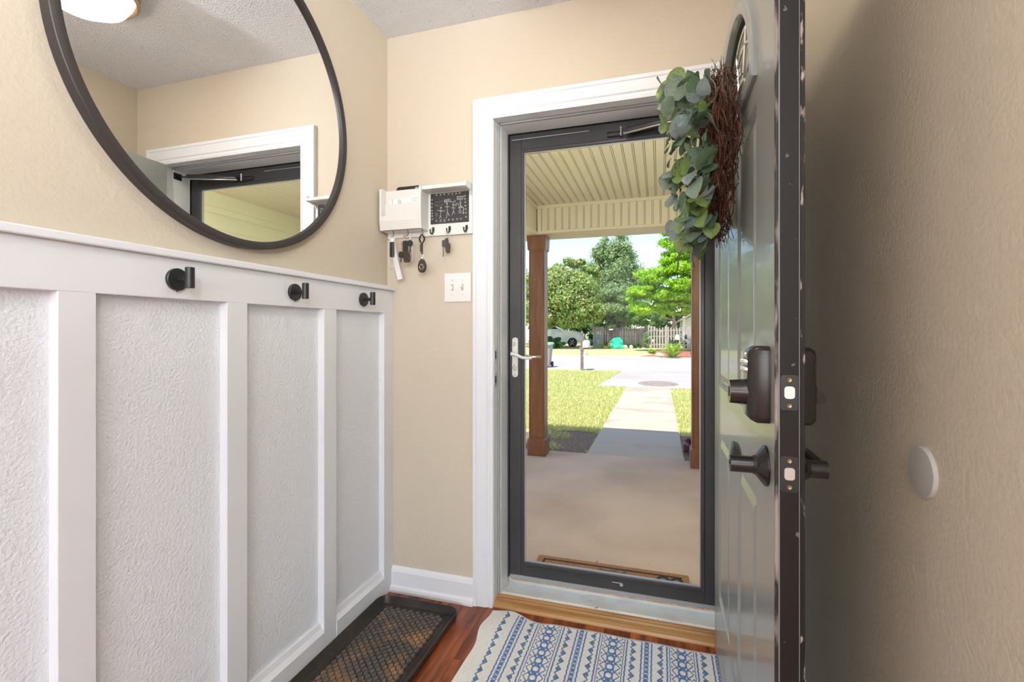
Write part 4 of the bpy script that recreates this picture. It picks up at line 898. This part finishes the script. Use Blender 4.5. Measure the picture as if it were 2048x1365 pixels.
bm = B()
stroke(bm, [(.10,.33),(.125,.42),(.15,.34)]); ring_(.175,.39,.015); stroke(bm, [(.20,.42),(.21,.37),(.225,.42),(.245,.37),(.26,.41),(.275,.37),(.29,.41),(.31,.36),(.325,.33)]); stroke(bm, [(.12,.28),(.22,.28),(.32,.25)])
stroke(bm, [(.15,.66),(.16,.72),(.16,.80),(.14,.86)]); stroke(bm, [(.12,.72),(.20,.72)]); ring_(.16,.66,.018)
stroke(bm, [(.26,.88),(.29,.82),(.32,.87),(.36,.80),(.40,.86),(.42,.80)]); stroke(bm, [(.22,.97),(.30,.96),(.34,.93),(.38,.96),(.42,.93)]); ring_(.385,.59,.015)
obj('faint_chalk_writing', bm, M_chalkd, cbd, kind='stuff')
# double hooks under the chalkboard
def ohook(x):
    h = thing('double_hook', None, None, (0, 0, 0)); h.parent = og; h.location = Vector((x, bb_, 1.56)) - og.location
    bm = B(); lathe(bm, [(0, 0), (.0052, .0), (.0052, .002), (0, .003)], (x, bb_-.0002, 1.565), (0, -1, 0), 12)
    tube(bm, [(x, bb_-.002, 1.5765), (x, bb_-.003, 1.568), (x-.001, bb_-.004, 1.556), (x-.003, bb_-.008, 1.548), (x-.005, bb_-.014, 1.548), (x-.0065, bb_-.0175, 1.556), (x-.007, bb_-.018, 1.566)], [.0048, .0056, .0040, .0030, .0026, .0026, .0034], 8)
    obj('prongs', bm, M_black, h, smooth=True)
for x in (-.917, -.841, -.764): ohook(x)
# small cup hooks under the pockets
def chook(x):
    bm = B(); y = 1.782; tube(bm, [(x, y, 1.565), (x, y, 1.557), (x+.004, y, 1.550), (x+.003, y, 1.542), (x-.002, y, 1.5385), (x-.006, y, 1.543)], .0014, 6); obj('cup_hook', bm, M_black, og, smooth=True)
for x in (-1.082, -1.012, -.944): chook(x)
# things in the pockets
bm = B(); box(bm, -1.127, -.949, 1.7985, 1.8025, 1.5705, 1.7385, .001); obj('inner_panel', bm, M_org, og)
ph = thing('phone', 'black phone standing behind the envelopes in the top pocket', 'phone', (-1.02, 1.81, 1.57))
bm = B(); prism(bm, rrect(-1.078, -.955, 1.572, 1.7535, .012), 'y', 1.8035, 1.8125); obj('case', bm, M_kblack, ph)
bm = B(); prism(bm, rrect(-.988, -.974, 1.738, 1.747, .002), 'y', 1.8025, 1.8045); obj('camera_lens', bm, M_bead, ph)
ev = thing('envelope', 'white printed envelope at the left of the mail pocket', 'envelope', (-1.07, 1.805, 1.575))
bm = B(); prism(bm, [(-1.108, 1.574), (-1.010, 1.574), (-1.010, 1.706), (-1.108, 1.696)], 'y', 1.7965, 1.798); obj('sheet', bm, M_paper, ev)
bm = B()
for k, xx in enumerate((-1.094, -1.066, -1.060, -1.053)): box(bm, xx, xx+.0015, 1.7958, 1.7965, 1.682, 1.700-.003*(k % 2)); box(bm, xx, xx+.004, 1.7958, 1.7965, 1.682, 1.6835)
obj('printed_marks', bm, M_ink, ev)
ev = thing('envelope', 'small white card with squiggle drawing at the right of the mail pocket', 'envelope', (-.99, 1.80, 1.575))
bm = B(); prism(bm, [(-1.006, 1.574), (-.957, 1.574), (-.957, 1.708), (-1.006, 1.708)], 'y', 1.794, 1.7955); obj('sheet', bm, M_paper, ev)
bm = B(); tube(bm, [(-1.003+.0036*k, 1.7938, 1.697+.005*math.sin(k*2.1)) for k in range(12)], .0006, 4); tube(bm, [(-1.0+.0036*k, 1.7938, 1.687+.004*math.sin(k*1.7+1)) for k in range(9)], .0006, 4); obj('printed_marks', bm, M_ink, ev)

# keys
def ringt(bm, c, r, n=(0, 1, 0), th=.0009):
    u, w_ = frame_of(Vector(n)); c = Vector(c); tube(bm, [c + u*math.cos(2*PI*k/20)*r + w_*math.sin(2*PI*k/20)*r for k in range(21)], th, 6)
def key_blade(bm, x, y, z0, z1, w=.0042):
    prism(bm, [(x-w/2, z0+.003), (x, z0), (x+w/2, z0+.004), (x+w/2, (z0+z1)/2), (x+w*.3, (z0+z1)/2+.003), (x+w/2, z1), (x-w/2, z1)], 'y', y-.0007, y+.0007)
yk = 1.776
k1 = thing('key_lanyard', 'black wrist strap on a ring with long white ribbon, nearest the corner', 'key ring', (-1.085, yk, 1.53))
bm = B(); ringt(bm, (-1.083, yk, 1.529), .011); obj('split_ring', bm, M_steel, k1)
bm = B(); box(bm, -1.090, -1.074, yk-.003, yk+.003, 1.514, 1.528, .001); obj('clasp', bm, M_strap, k1)
bm = B(); box(bm, -1.092, -1.0735, yk-.006, yk+.004, 1.450, 1.514, .003, 2); obj('padded_grip', bm, M_kblack, k1)
bm = B(); ls = []
for i in range(13):
    t = i/12; xx = -1.090 + .038*t**1.4; z = 1.522 - .168*t; ls.append([(xx-.010, yk+.010+.003*math.sin(3*t), z), (xx+.013, yk+.010+.003*math.sin(3*t), z+.004*t), (xx+.013, yk+.0115+.003*math.sin(3*t), z+.004*t), (xx-.010, yk+.0115+.003*math.sin(3*t), z)])
loft(bm, ls); obj('ribbon', bm, M_strap, k1, label='white ribbon')
bm = B(); tube(bm, [(-1.088, yk, 1.448), (-1.094, yk, 1.425), (-1.098, yk, 1.405), (-1.088, yk, 1.397), (-1.076, yk, 1.403), (-1.073, yk, 1.425), (-1.076, yk, 1.449)], .0012, 6); obj('wire_loop', bm, M_bead, k1)
k2 = thing('key_bunch', 'crowded bunch of keys with black fobs and brown leather tag', 'key ring', (-1.01, yk, 1.53))
bm = B(); ringt(bm, (-1.011, yk, 1.527), .014); ringt(bm, (-1.026, yk-.003, 1.500), .013, (.3, 1, .1)); obj('split_ring', bm, M_steel, k2)
bm = B(); prism(bm, [(-1.020+.008*math.cos(R(a)), 1.534+.008*math.sin(R(a))) for a in range(0, 360, 30)], 'y', yk-.004, yk-.0025); prism(bm, [(-1.045, 1.512), (-1.034, 1.516), (-1.028, 1.470), (-1.038, 1.462)], 'y', yk+.006, yk+.0075); obj('copper_tag', bm, M_copper, k2, label='copper coloured tag')
bm = B(); prism(bm, rrect(-1.027, -1.006, 1.466, 1.515, .006), 'y', yk-.008, yk); obj('key_head', bm, M_kblack, k2)
bm = B(); prism(bm, [(-.995+.012*math.cos(R(a)), 1.503+.014*math.sin(R(a))) for a in range(0, 360, 30)], 'y', yk-.006, yk-.001); key_blade(bm, -.995, yk-.003, 1.462, 1.490); obj('key_head', bm, M_kblack, k2)
bm = B(); prism(bm, [(-1.047, 1.463), (-1.040, 1.471), (-1.026, 1.468), (-1.024, 1.450), (-1.030, 1.442), (-1.045, 1.446)], 'y', yk-.010, yk-.004); key_blade(bm, -1.036, yk-.007, 1.424, 1.446); obj('key_head', bm, M_kblack, k2)
bm = B(); prism(bm, [(-1.024, 1.470), (-1.006, 1.472), (-.992, 1.452), (-.994, 1.428), (-1.002, 1.423), (-1.018, 1.424), (-1.022, 1.440)], 'y', yk-.012, yk-.003); obj('leather_fob', bm, M_leather, k2, label='brown leather fob')
bm = B(); key_blade(bm, -.987, yk, 1.428, 1.492, .005); key_blade(bm, -1.0, yk+.003, 1.428, 1.47, .006); obj('key_blade', bm, M_steel, k2)
k3 = thing('coil_fob', 'egg-shaped black remote fob hanging on a black coiled cord', 'key ring', (-.94, yk, 1.53))
bm = B(); pts = []
for i in range(220):
    t = i/219; an = t*2*PI*26
    if t < .5: q = t*2; cx_, cz_ = -.9415 + .0115*math.sin(PI*q)*1.0, 1.5385 - .040*q
    else: q = (t-.5)*2; cx_, cz_ = -.9425 - .0105*math.sin(PI*q), 1.4985 + .040*q
    pts.append((cx_ + .0032*math.cos(an), yk + .0032*math.sin(an), cz_ + .001*math.sin(an)))
tube(bm, pts, .0011, 5); pts = [(-.942 + .0036*math.cos(k*.9), yk + .0036*math.sin(k*.9), 1.4985 - .042*k/70) for k in range(71)]; tube(bm, pts, .0014, 5)
pts = [(-.946 + .0030*math.cos(k*.9), yk-.004 + .0030*math.sin(k*.9), 1.4955 - .030*k/50) for k in range(51)]; tube(bm, pts, .0012, 5); obj('coiled_cord', bm, M_kblack, k3)
bm = B(); ringt(bm, (-.941, yk, 1.450), .006); cyl(bm, (-.941, yk, 1.444), (-.941, yk, 1.436), .0014, seg=6); obj('clip', bm, M_steel, k3)
bm = B(); egg = [( -.941 + .0185*math.cos(R(a))*(1-.16*math.sin(R(a))), 1.4075 + .029*math.sin(R(a))) for a in range(0, 360, 12)]
loft(bm, [[(x, yk+.004, z) for x, z in egg], [(x, yk-.003, z) for x, z in egg], [(-.941+(x+.941)*.86, yk-.0055, 1.4075+(z-1.4075)*.86) for x, z in egg]]); fo = obj('remote', bm, M_leather, k3, smooth=True, auto=35)
bm = B(); ringt(bm, (-.941, yk-.0058, 1.401), .0085, th=.0007); tube(bm, [(-.941+.0085*math.cos(R(a)), yk-.006, 1.408+.005*math.sin(R(a))) for a in range(30, 151, 20)], .0011, 6); obj('button_ring', bm, M_steel, fo)
k4 = thing('key_pair', 'pair of black-headed car keys on the middle hook under the chalkboard', 'key ring', (-.84, 1.808, 1.54))
yj = 1.812
bm = B(); ringt(bm, (-.8445, yj, 1.537), .0115); obj('split_ring', bm, M_steel, k4)
bm = B(); prism(bm, rrect(-.866, -.851, 1.487, 1.516, .005), 'y', yj-.004, yj+.001); key_blade(bm, -.8605, yj-.0015, 1.445, 1.488, .0035); obj('key', bm, M_kblack, k4)
bm = B(); prism(bm, [(-.850, 1.520), (-.838, 1.522), (-.828, 1.468), (-.831, 1.460), (-.843, 1.460), (-.847, 1.470)], 'y', yj-.010, yj-.003); key_blade(bm, -.828, yj-.006, 1.475, 1.500, .004); obj('remote_fob', bm, M_leather, k4)

# switch plate
sw = thing('light_switch', 'white two-gang toggle switch plate beside the door casing', 'light switch', (-.81, FY, 1.26))
bm = B(); loft(bm, [[(x, FY-.0005, z) for x, z in rrect(-.871, -.749, 1.258, 1.380, .003, 2)], [(x, FY-.004, z) for x, z in rrect(-.871, -.749, 1.258, 1.380, .003, 2)], [(x, FY-.006, z) for x, z in rrect(-.868, -.752, 1.261, 1.377, .003, 2)]]); obj('plate', bm, M_plast, sw)
for k, x in enumerate((-.833, -.787)):
    bm = B(); box(bm, x-.0055, x+.0055, FY-.0066, FY-.0058, 1.307, 1.332); s = obj('toggle_slot', bm, M_bead, sw)
    dz = .006 if k else -.006
    bm = B(); loft(bm, [[(x+a*.004, FY-.006, 1.3195+b*.008) for a, b in ((-1,-1),(1,-1),(1,1),(-1,1))], [(x+a*.0033, FY-.018, 1.3195+dz+b*.004) for a, b in ((-1,-1),(1,-1),(1,1),(-1,1))]]); obj('toggle', bm, M_plast, sw)
    for z in (1.289, 1.350):
        bm = B(); lathe(bm, [(.0033, 0), (.003, .0012), (0, .0016)], (x, FY-.006, z), (0, -1, 0), 12); sc = obj('screw', bm, M_plast, sw)
        bm = B(); box(bm, x-.0025, x+.0025, FY-.0080, FY-.0074, z-.0004, z+.0004); obj('screw_slot', bm, M_ink, sc)
# door bumper disc
bm = B(); lathe(bm, [(0, 0), (.0430, 0), (.0430, .0025), (.0405, .0055), (.037, .0062), (.002, .0062), (.002, .0050), (0, .005)], (RX, .955, .901), (-1, 0, 0), 56)
o = obj('wall_bumper', bm, M_bump, smooth=True, auto=25); tag(o, 'round pale grey wall protector disc on the right wall behind the open door', 'wall protector')

# ceiling lamp
cl_ = thing('ceiling_lamp', 'flush ceiling lamp with opal glass dome and bronze rim seen in the mirror', 'lamp', (-.235, 1.20, CZ))
c = (-.235, 1.20, CZ)
bm = B(); lathe(bm, [(0, 0), (.165, 0), (.170, -.012), (.170, -.040), (.160, -.048), (.150, -.044), (.150, -.02), (0, -.02)], c, 'z', 48); obj('pan', bm, mat('brushed_bronze', (.45, .32, .22), .25, .9), cl_, smooth=True, auto=35)
bm = B(); lathe(bm, [(.148, -.030), (.146, -.050), (.128, -.078), (.090, -.100), (.045, -.112), (0, -.115)], c, 'z', 48); obj('glass_dome', bm, M_pearl, cl_, smooth=True)
# added unseen uplighter behind the camera: its light washes the ceiling
fl_ = thing('added_uplighter', 'black uplighter added unseen behind the viewpoint as fill light', 'lamp', (.78, -1.3, 0))
bm = B(); lathe(bm, [(0, 0), (.14, 0), (.14, .012), (.02, .025), (.012, .03), (.012, 1.72), (0, 1.72)], (.78, -1.3, .001), 'z', 32); obj('added_uplighter_stand', bm, M_black, fl_, smooth=True, auto=35)
bm = B(); lathe(bm, [(.02, 1.70), (.10, 1.74), (.16, 1.82), (.155, 1.82), (.095, 1.75), (0, 1.72)], (.78, -1.3, 0), 'z', 32); obj('added_uplighter_shade', bm, M_black, fl_, smooth=True)
light('added_uplighter_fill', 'AREA', (.78, -1.3, 1.84), (.30, -.9, 3), 160, (.93, .97, 1), .26, .26).data.shape = 'DISK'
# added unseen lanterns beside the door, fill light for the porch
def lantern(x):
    ln = thing('added_porch_lantern', 'black lantern added unseen as fill light, ' + ('left' if x < 0 else 'right') + ' of the front door on the porch', 'lamp', (x, G2, 1.75))
    bm = B(); box(bm, x-.05, x+.05, G2+.002, G2+.02, 1.68, 1.86, .004); box(bm, x-.012, x+.012, G2+.02, G2+.12, 1.845, 1.86, .002); obj('added_lantern_bracket', bm, M_black, ln)
    bm = B(); loft(bm, [[(x+a*q, G2+.12+b*q, z) for a, b in ((-1,-1),(1,-1),(1,1),(-1,1))] for q, z in ((.075, 1.80), (.03, 1.85), (.01, 1.87))]); box(bm, x-.05, x+.05, G2+.07, G2+.17, 1.60, 1.612, .002); obj('cap', bm, M_black, ln)
    bm = B(); loft(bm, [[(x+a*q, G2+.12+b*q, z) for a, b in ((-1,-1),(1,-1),(1,1),(-1,1))] for q, z in ((.045, 1.612), (.065, 1.80))]); obj('glass', bm, mat('added_lantern_glass', (.9, .88, .8), .4, emit=(1, .92, .78), estr=95), ln)
lantern(-1.0); lantern(.62)  # both lanterns are added, unseen fill light for the porch

# ------------------------------------------------------------------ boot tray
bt = thing('boot_tray', 'black plastic boot tray with diamond tread along the wainscot', 'boot tray', (-.94, 1.37, 0))
tx0, tx1, ty0, ty1 = -1.116, -.757, .985, 1.755
def rl(i, z, r=.045): return [(x, y, z) for x, y in rrect(tx0+i, tx1-i, ty0+i, ty1-i, max(.008, r-i*.6), 6)]
bm = B(); loft(bm, [rl(.012, .0005), rl(.004, .004), rl(.0, .026), rl(.0015, .029), rl(.0055, .029), rl(.007, .026), rl(.022, .007), rl(.030, .006), rl(.032, .008), rl(.035, .008), rl(.037, .006), rl(.040, .006), rl(.042, .008), rl(.045, .008), rl(.047, .0058)])
obj('tray_shell', bm, M_tray, bt, smooth=True, auto=40)
bm = B(); px_, py_ = .0300, .0215
nx = int((tx1-tx0-.110)/px_); ny = int((ty1-ty0-.110)/(py_*.62))
for j in range(ny*1+1):
    for i in range(nx+1):
        x = tx0+.060+px_*(i + (.5 if j % 2 else 0)); y = ty0+.060+j*py_*.62
        if x > tx1-.058 or y > ty1-.056: continue
        hx, hy = .0104, .0118
        o_ = [(x-hx, y), (x-hx*.35, y-hy), (x+hx*.35, y-hy), (x+hx, y), (x+hx*.35, y+hy), (x-hx*.35, y+hy)]
        loft(bm, [[(a, b, .0056) for a, b in o_], [(x+(a-x)*.84, y+(b-y)*.84, .0112) for a, b in o_]], capa=False)
obj('diamond_tread', bm, M_tread, bt, kind='stuff')

# ------------------------------------------------------------------ woven rug
rg_ = thing('woven_rug', 'cream flat-woven rug with blue geometric stripes at the threshold', 'rug', (-.15, 1.2, 0))
rx0, rx1, ry0, ry1 = -.640, .36, .62, 1.800
def rug_z(x, y):
    d = math.hypot((x-(-.60))/.10, (y-1.70)/.13); e = math.hypot((x+.42)/.05, (y-1.79)/.06)
    return .006 + .013*math.exp(-d*d*1.2) + .0010*math.sin(x*30+y*8)
def rug_dx(x, y):   # crumpled left edge near the corner
    k = math.exp(-((x-rx0)/.05)**2); return k*(.010*math.sin((y-1.5)*26)*math.exp(-((y-1.68)/.12)**2)) + .004*math.sin(y*9)*k
def rug_dy(x, y):
    k = math.exp(-((ry1-y)/.05)**2); return k*(.022*math.exp(-((x+.56)/.05)**2) - .014*math.exp(-((x+.44)/.05)**2) - .010*(x-rx0))
bm = B(); NX, NY = 70, 80; G = {}
for s in range(2):
    for i in range(NX+1):
        for j in range(NY+1):
            x = rx0 + (rx1-rx0)*i/NX; y = ry0 + (ry1-ry0)*j/NY
            G[s, i, j] = bm.verts.new((x+rug_dx(x, y), y+rug_dy(x, y), rug_z(x, y) if s else .0008))
for i in range(NX):
    for j in range(NY): bm.faces.new((G[1,i,j], G[1,i+1,j], G[1,i+1,j+1], G[1,i,j+1])); bm.faces.new((G[0,i,j], G[0,i,j+1], G[0,i+1,j+1], G[0,i+1,j]))
for i in range(NX):
    for j in (0, NY): bm.faces.new((G[0,i,j], G[0,i+1,j], G[1,i+1,j], G[1,i,j]))
for j in range(NY):
    for i in (0, NX): bm.faces.new((G[0,i,j], G[0,i,j+1], G[1,i,j+1], G[1,i,j]))
obj('woven_ground', bm, M_rug, rg_, smooth=True, auto=50)
def rp(x, y, dz=.0012): return Vector((x+rug_dx(x, y), y+rug_dy(x, y), rug_z(x, y)+dz))
def ribbon(bm, pts, w, dz=.0014):
    """flat raised yarn ribbon following the rug surface"""
    L_ = []
    for i, (x, y) in enumerate(pts):
        x2, y2 = pts[min(i+1, len(pts)-1)]; x1, y1_ = pts[max(i-1, 0)]; d = Vector((x2-x1, y2-y1_)); d = d.normalized() if d.length else Vector((0, 1)); n_ = Vector((-d.y, d.x))*w/2
        a = rp(x+n_.x, y+n_.y, dz*.3); b = rp(x, y, dz); c = rp(x-n_.x, y-n_.y, dz*.3); L_.append((bm.verts.new(a), bm.verts.new(b), bm.verts.new(c)))
    for p, q in zip(L_, L_[1:]):
        bm.faces.new((p[0], p[1], q[1], q[0])); bm.faces.new((p[1], p[2], q[2], q[1]))
def blob(bm, x, y, rx, ry, dz=.0020, n=8):
    c = bm.verts.new(rp(x, y, dz)); r_ = [bm.verts.new(rp(x+rx*math.cos(2*PI*k/n), y+ry*math.sin(2*PI*k/n), .0004)) for k in range(n)]
    for k in range(n): bm.faces.new((c, r_[k], r_[(k+1) % n]))
per = .0415; yA, yB = .64, 1.790
rr2 = random.Random(9)
def zig(xc, amp, phase=0, w=.0052, side_=1, dots=True):
    bm = B(); ys2 = []; y = yB
    k = 0; pts = []
    while y > yA:
        s = (k + phase) % 2; pts.append((xc + (amp if s else -amp)*side_ + rr2.uniform(-.0008, .0008), y)); y -= per/2; k += 1
    full = []
    for p, q in zip(pts, pts[1:]): full += [p, ((p[0]+q[0])/2, (p[1]+q[1])/2)]
    ribbon(bm, full + [pts[-1]], w); obj('zigzag_stripe', bm, M_rugnavy, rg_, kind='stuff')
    if dots:
        bm = B()
        for i, p in enumerate(pts):
            if (i + phase) % 2 == 1: blob(bm, p[0]-side_*amp*1.1, p[1], .0080, .0110)
        obj('dot_row', bm, M_rugblue, rg_, kind='stuff')
def line(x, w=.0050):
    bm = B(); n = 90; ribbon(bm, [(x + (.0009 if k % 2 else -.0009), yB - (yB-yA)*k/n) for k in range(n+1)], w); obj('line_stripe', bm, M_rugblue, rg_, kind='stuff')
for c_ in (-.512, -.276, -.042, .192):
    line(c_-.017); line(c_+.017)
    bm = B(); y = yB - .004
    while y > yA: blob(bm, c_, y, .0085, .0092); blob(bm, c_-.0065, y-.0105, .003, .004, .0016, 6); blob(bm, c_+.0065, y-.0105, .003, .004, .0016, 6); y -= .0215
    obj('bead_row', bm, M_rugblue, rg_, kind='stuff')
    zig(c_+.046, .0090, side_=-1); zig(c_-.046 if c_ > -.5 else c_-.058, .0090, side_=1)
    if c_ < .1: line(c_+.068)
    if c_ > -.5: line(c_-.068)
for c_ in (-.394, -.159, .075):
    line(c_-.040, .003); line(c_+.040, .003)
    zig(c_-.026, .0075, w=.0040, side_=1, dots=False); zig(c_+.026, .0075, w=.0040, side_=-1, dots=False)
    bm = B(); y = yB - .003; ribbon(bm, [(c_, yB - (yB-yA)*k/80) for k in range(81)], .030, .0010)
    while y > yA:
        blob(bm, c_-.0165, y-per*.5, .0060, .0080, .0016, 6); blob(bm, c_+.0165, y-per*.5, .0060, .0080, .0016, 6)
        blob(bm, c_-.034, y-per*.5, .0035, .0045, .0015, 6); blob(bm, c_+.034, y-per*.5, .0035, .0045, .0015, 6); y -= per
    obj('medallion_band', bm, M_rugblue, rg_, kind='stuff')
    bm = B(); y = yB - .003
    while y > yA: blob(bm, c_, y, .0100, .0130, .0040, 10); blob(bm, c_-.011, y-per*.5, .0030, .0050, .0034, 6); blob(bm, c_+.011, y-per*.5, .0030, .0050, .0034, 6); y -= per
    obj('cream_dot_row', bm, M_rug, rg_, kind='stuff')
bm = B(); ribbon(bm, [(rx0+.13 + (rx1-rx0-.14)*k/60, 1.7945) for k in range(61)], .0016); obj('edge_stitch', bm, M_rugnavy, rg_)

# ------------------------------------------------------------------ wreath on the door
wy, wz, wr = 1.365, 1.588, .158
wr_ = thing('wreath', 'eucalyptus wreath with twig ring hanging on the open door', 'wreath', (DX0, wy, wz-.25))
rw = random.Random(21)
bm = B()
for k in range(420):
    a0 = rw.uniform(0, 2*PI); span = rw.uniform(.5, 1.5); n = 10; r0 = wr + rw.uniform(-.035, .050); xo = .150 + rw.uniform(-.036, .022); wob = rw.uniform(.004, .016); f1, f2 = rw.uniform(3, 9), rw.uniform(3, 9); ph_ = rw.uniform(0, 6)
    pts = []
    for i in range(n):
        t = i/(n-1); a = a0 + span*t; fly = (max(0, t-.7)/.3)**2 * rw.choice((0, 0, .02, .035))
        rr_ = r0 + wob*math.sin(f1*a+ph_) + fly; pts.append((min(.186, xo + wob*math.cos(f2*a+ph_)), wy + rr_*math.cos(a), wz + rr_*math.sin(a)))
    tube(bm, pts, [rw.choice((.0009, .0012, .0017))]*(n-1)+[.0005], 4)
for k in range(70):
    a0 = rw.uniform(0, 2*PI); pts = []; dx = rw.uniform(-.012, .012); r0 = wr + rw.uniform(-.03, .06); ph_ = rw.uniform(0, 6)
    for i in range(9):
        t = i/8; a = a0 + .45*t + .12*math.sin(9*t+ph_); r_ = r0 + .022*math.sin(11*t+ph_); pts.append((min(.185, .120 + .055*t + dx), wy + r_*math.cos(a), wz + r_*math.sin(a)))
    tube(bm, pts, .0010, 4)
for k in range(120):
    a = rw.uniform(0, 2*PI); r0 = wr+.035; d = Vector((rw.uniform(-.5, .45), math.cos(a)+rw.uniform(-.5, .5), math.sin(a)+rw.uniform(-.5, .5))).normalized(); p = Vector((.150, wy+r0*math.cos(a), wz+r0*math.sin(a))); L_ = rw.uniform(.02, .065)
    q1 = p+d*L_*.5+Vector((0, .004, .004)); q2 = p+d*L_
    if q2.x > .186: q2.x = .186
    if q1.x > .186: q1.x = .186
    tube(bm, [p, q1, q2], [.0010, .0008, .0004], 4)
tw = obj('twig_ring', bm, M_twig, wr_, kind='stuff')
def leaf_mesh(kind):
    bm = B(); N1, N2 = 6, 4; ln = 1.0; g = {}
    for i in range(N1+1):
        t = i/N1; w = (math.sin(PI*min(1, t**.80))**.60)*.50 if 0 < t < 1 else .015
        if kind == 1: w *= .78
        for j in range(N2+1):
            s = (j/N2*2-1); g[i, j] = bm.verts.new((t*ln, s*w, .10*abs(s)**1.5*w*2.2 - .22*t*t*(1 if kind != 2 else -.6) + .03*math.sin(t*5+s*2)))
    for i in range(N1):
        for j in range(N2): bm.faces.new((g[i,j], g[i+1,j], g[i+1,j+1], g[i,j+1]))
    for f in bm.faces: f.smooth = True
    me = bpy.data.meshes.new('leaf'); bm.to_mesh(me); bm.free(); return me
LM = []
for k in range(3):
    for m in WL:
        me = leaf_mesh(k); me.materials.append(m); LM.append(me)
sb_ = B()
for k in range(290):
    a = 2*PI*k/290*7.03 + rw.uniform(-.15, .15)
    rad = wr + .022 + rw.uniform(-.055, .055); depth = rw.random()
    x = .130 - (.090 + .022*math.sin(a))*depth**.9
    d = Vector((-rw.uniform(.05, .55), math.cos(a)*.8+rw.uniform(-.6, .6)+math.sin(a)*.3, math.sin(a)*.8+rw.uniform(-.7, .5))).normalized()
    p = Vector((x, wy + rad*math.cos(a), wz + rad*math.sin(a)*1.05))
    s = rw.uniform(.034, .061)
    if p.z > wz + .12: d.z = min(d.z, .15); d.normalize(); p.z = wz + .12 + (p.z - wz - .12)*.6; s *= .85
    me = LM[rw.choice((0, 0, 1, 2, 2))*0 + rw.randrange(len(LM))]
    o = bpy.data.objects.new('leaf', me); C.objects.link(o); o.parent = wr_
    up = Vector((-1.0, -.65, .3)) + Vector((rw.uniform(-.8, .8), rw.uniform(-.8, .8), rw.uniform(-.8, .8)))
    yv = up.cross(d).normalized(); zv = d.cross(yv)
    mtx = Matrix((d, yv, zv)).transposed().to_4x4(); o.rotation_euler = mtx.to_euler(); o.scale = (s, s, s); o.location = p - wr_.location
    if k % 12 == 0: tube(sb_, [(.145, wy+wr*math.cos(a), wz+wr*math.sin(a)), ((p.x+.145)/2-.01, (p.y+wy+wr*math.cos(a))/2, (p.z+wz+wr*math.sin(a))/2), p], [.0009, .0008, .0006], 4)
obj('wire_stems', sb_, M_stem, wr_, kind='stuff')
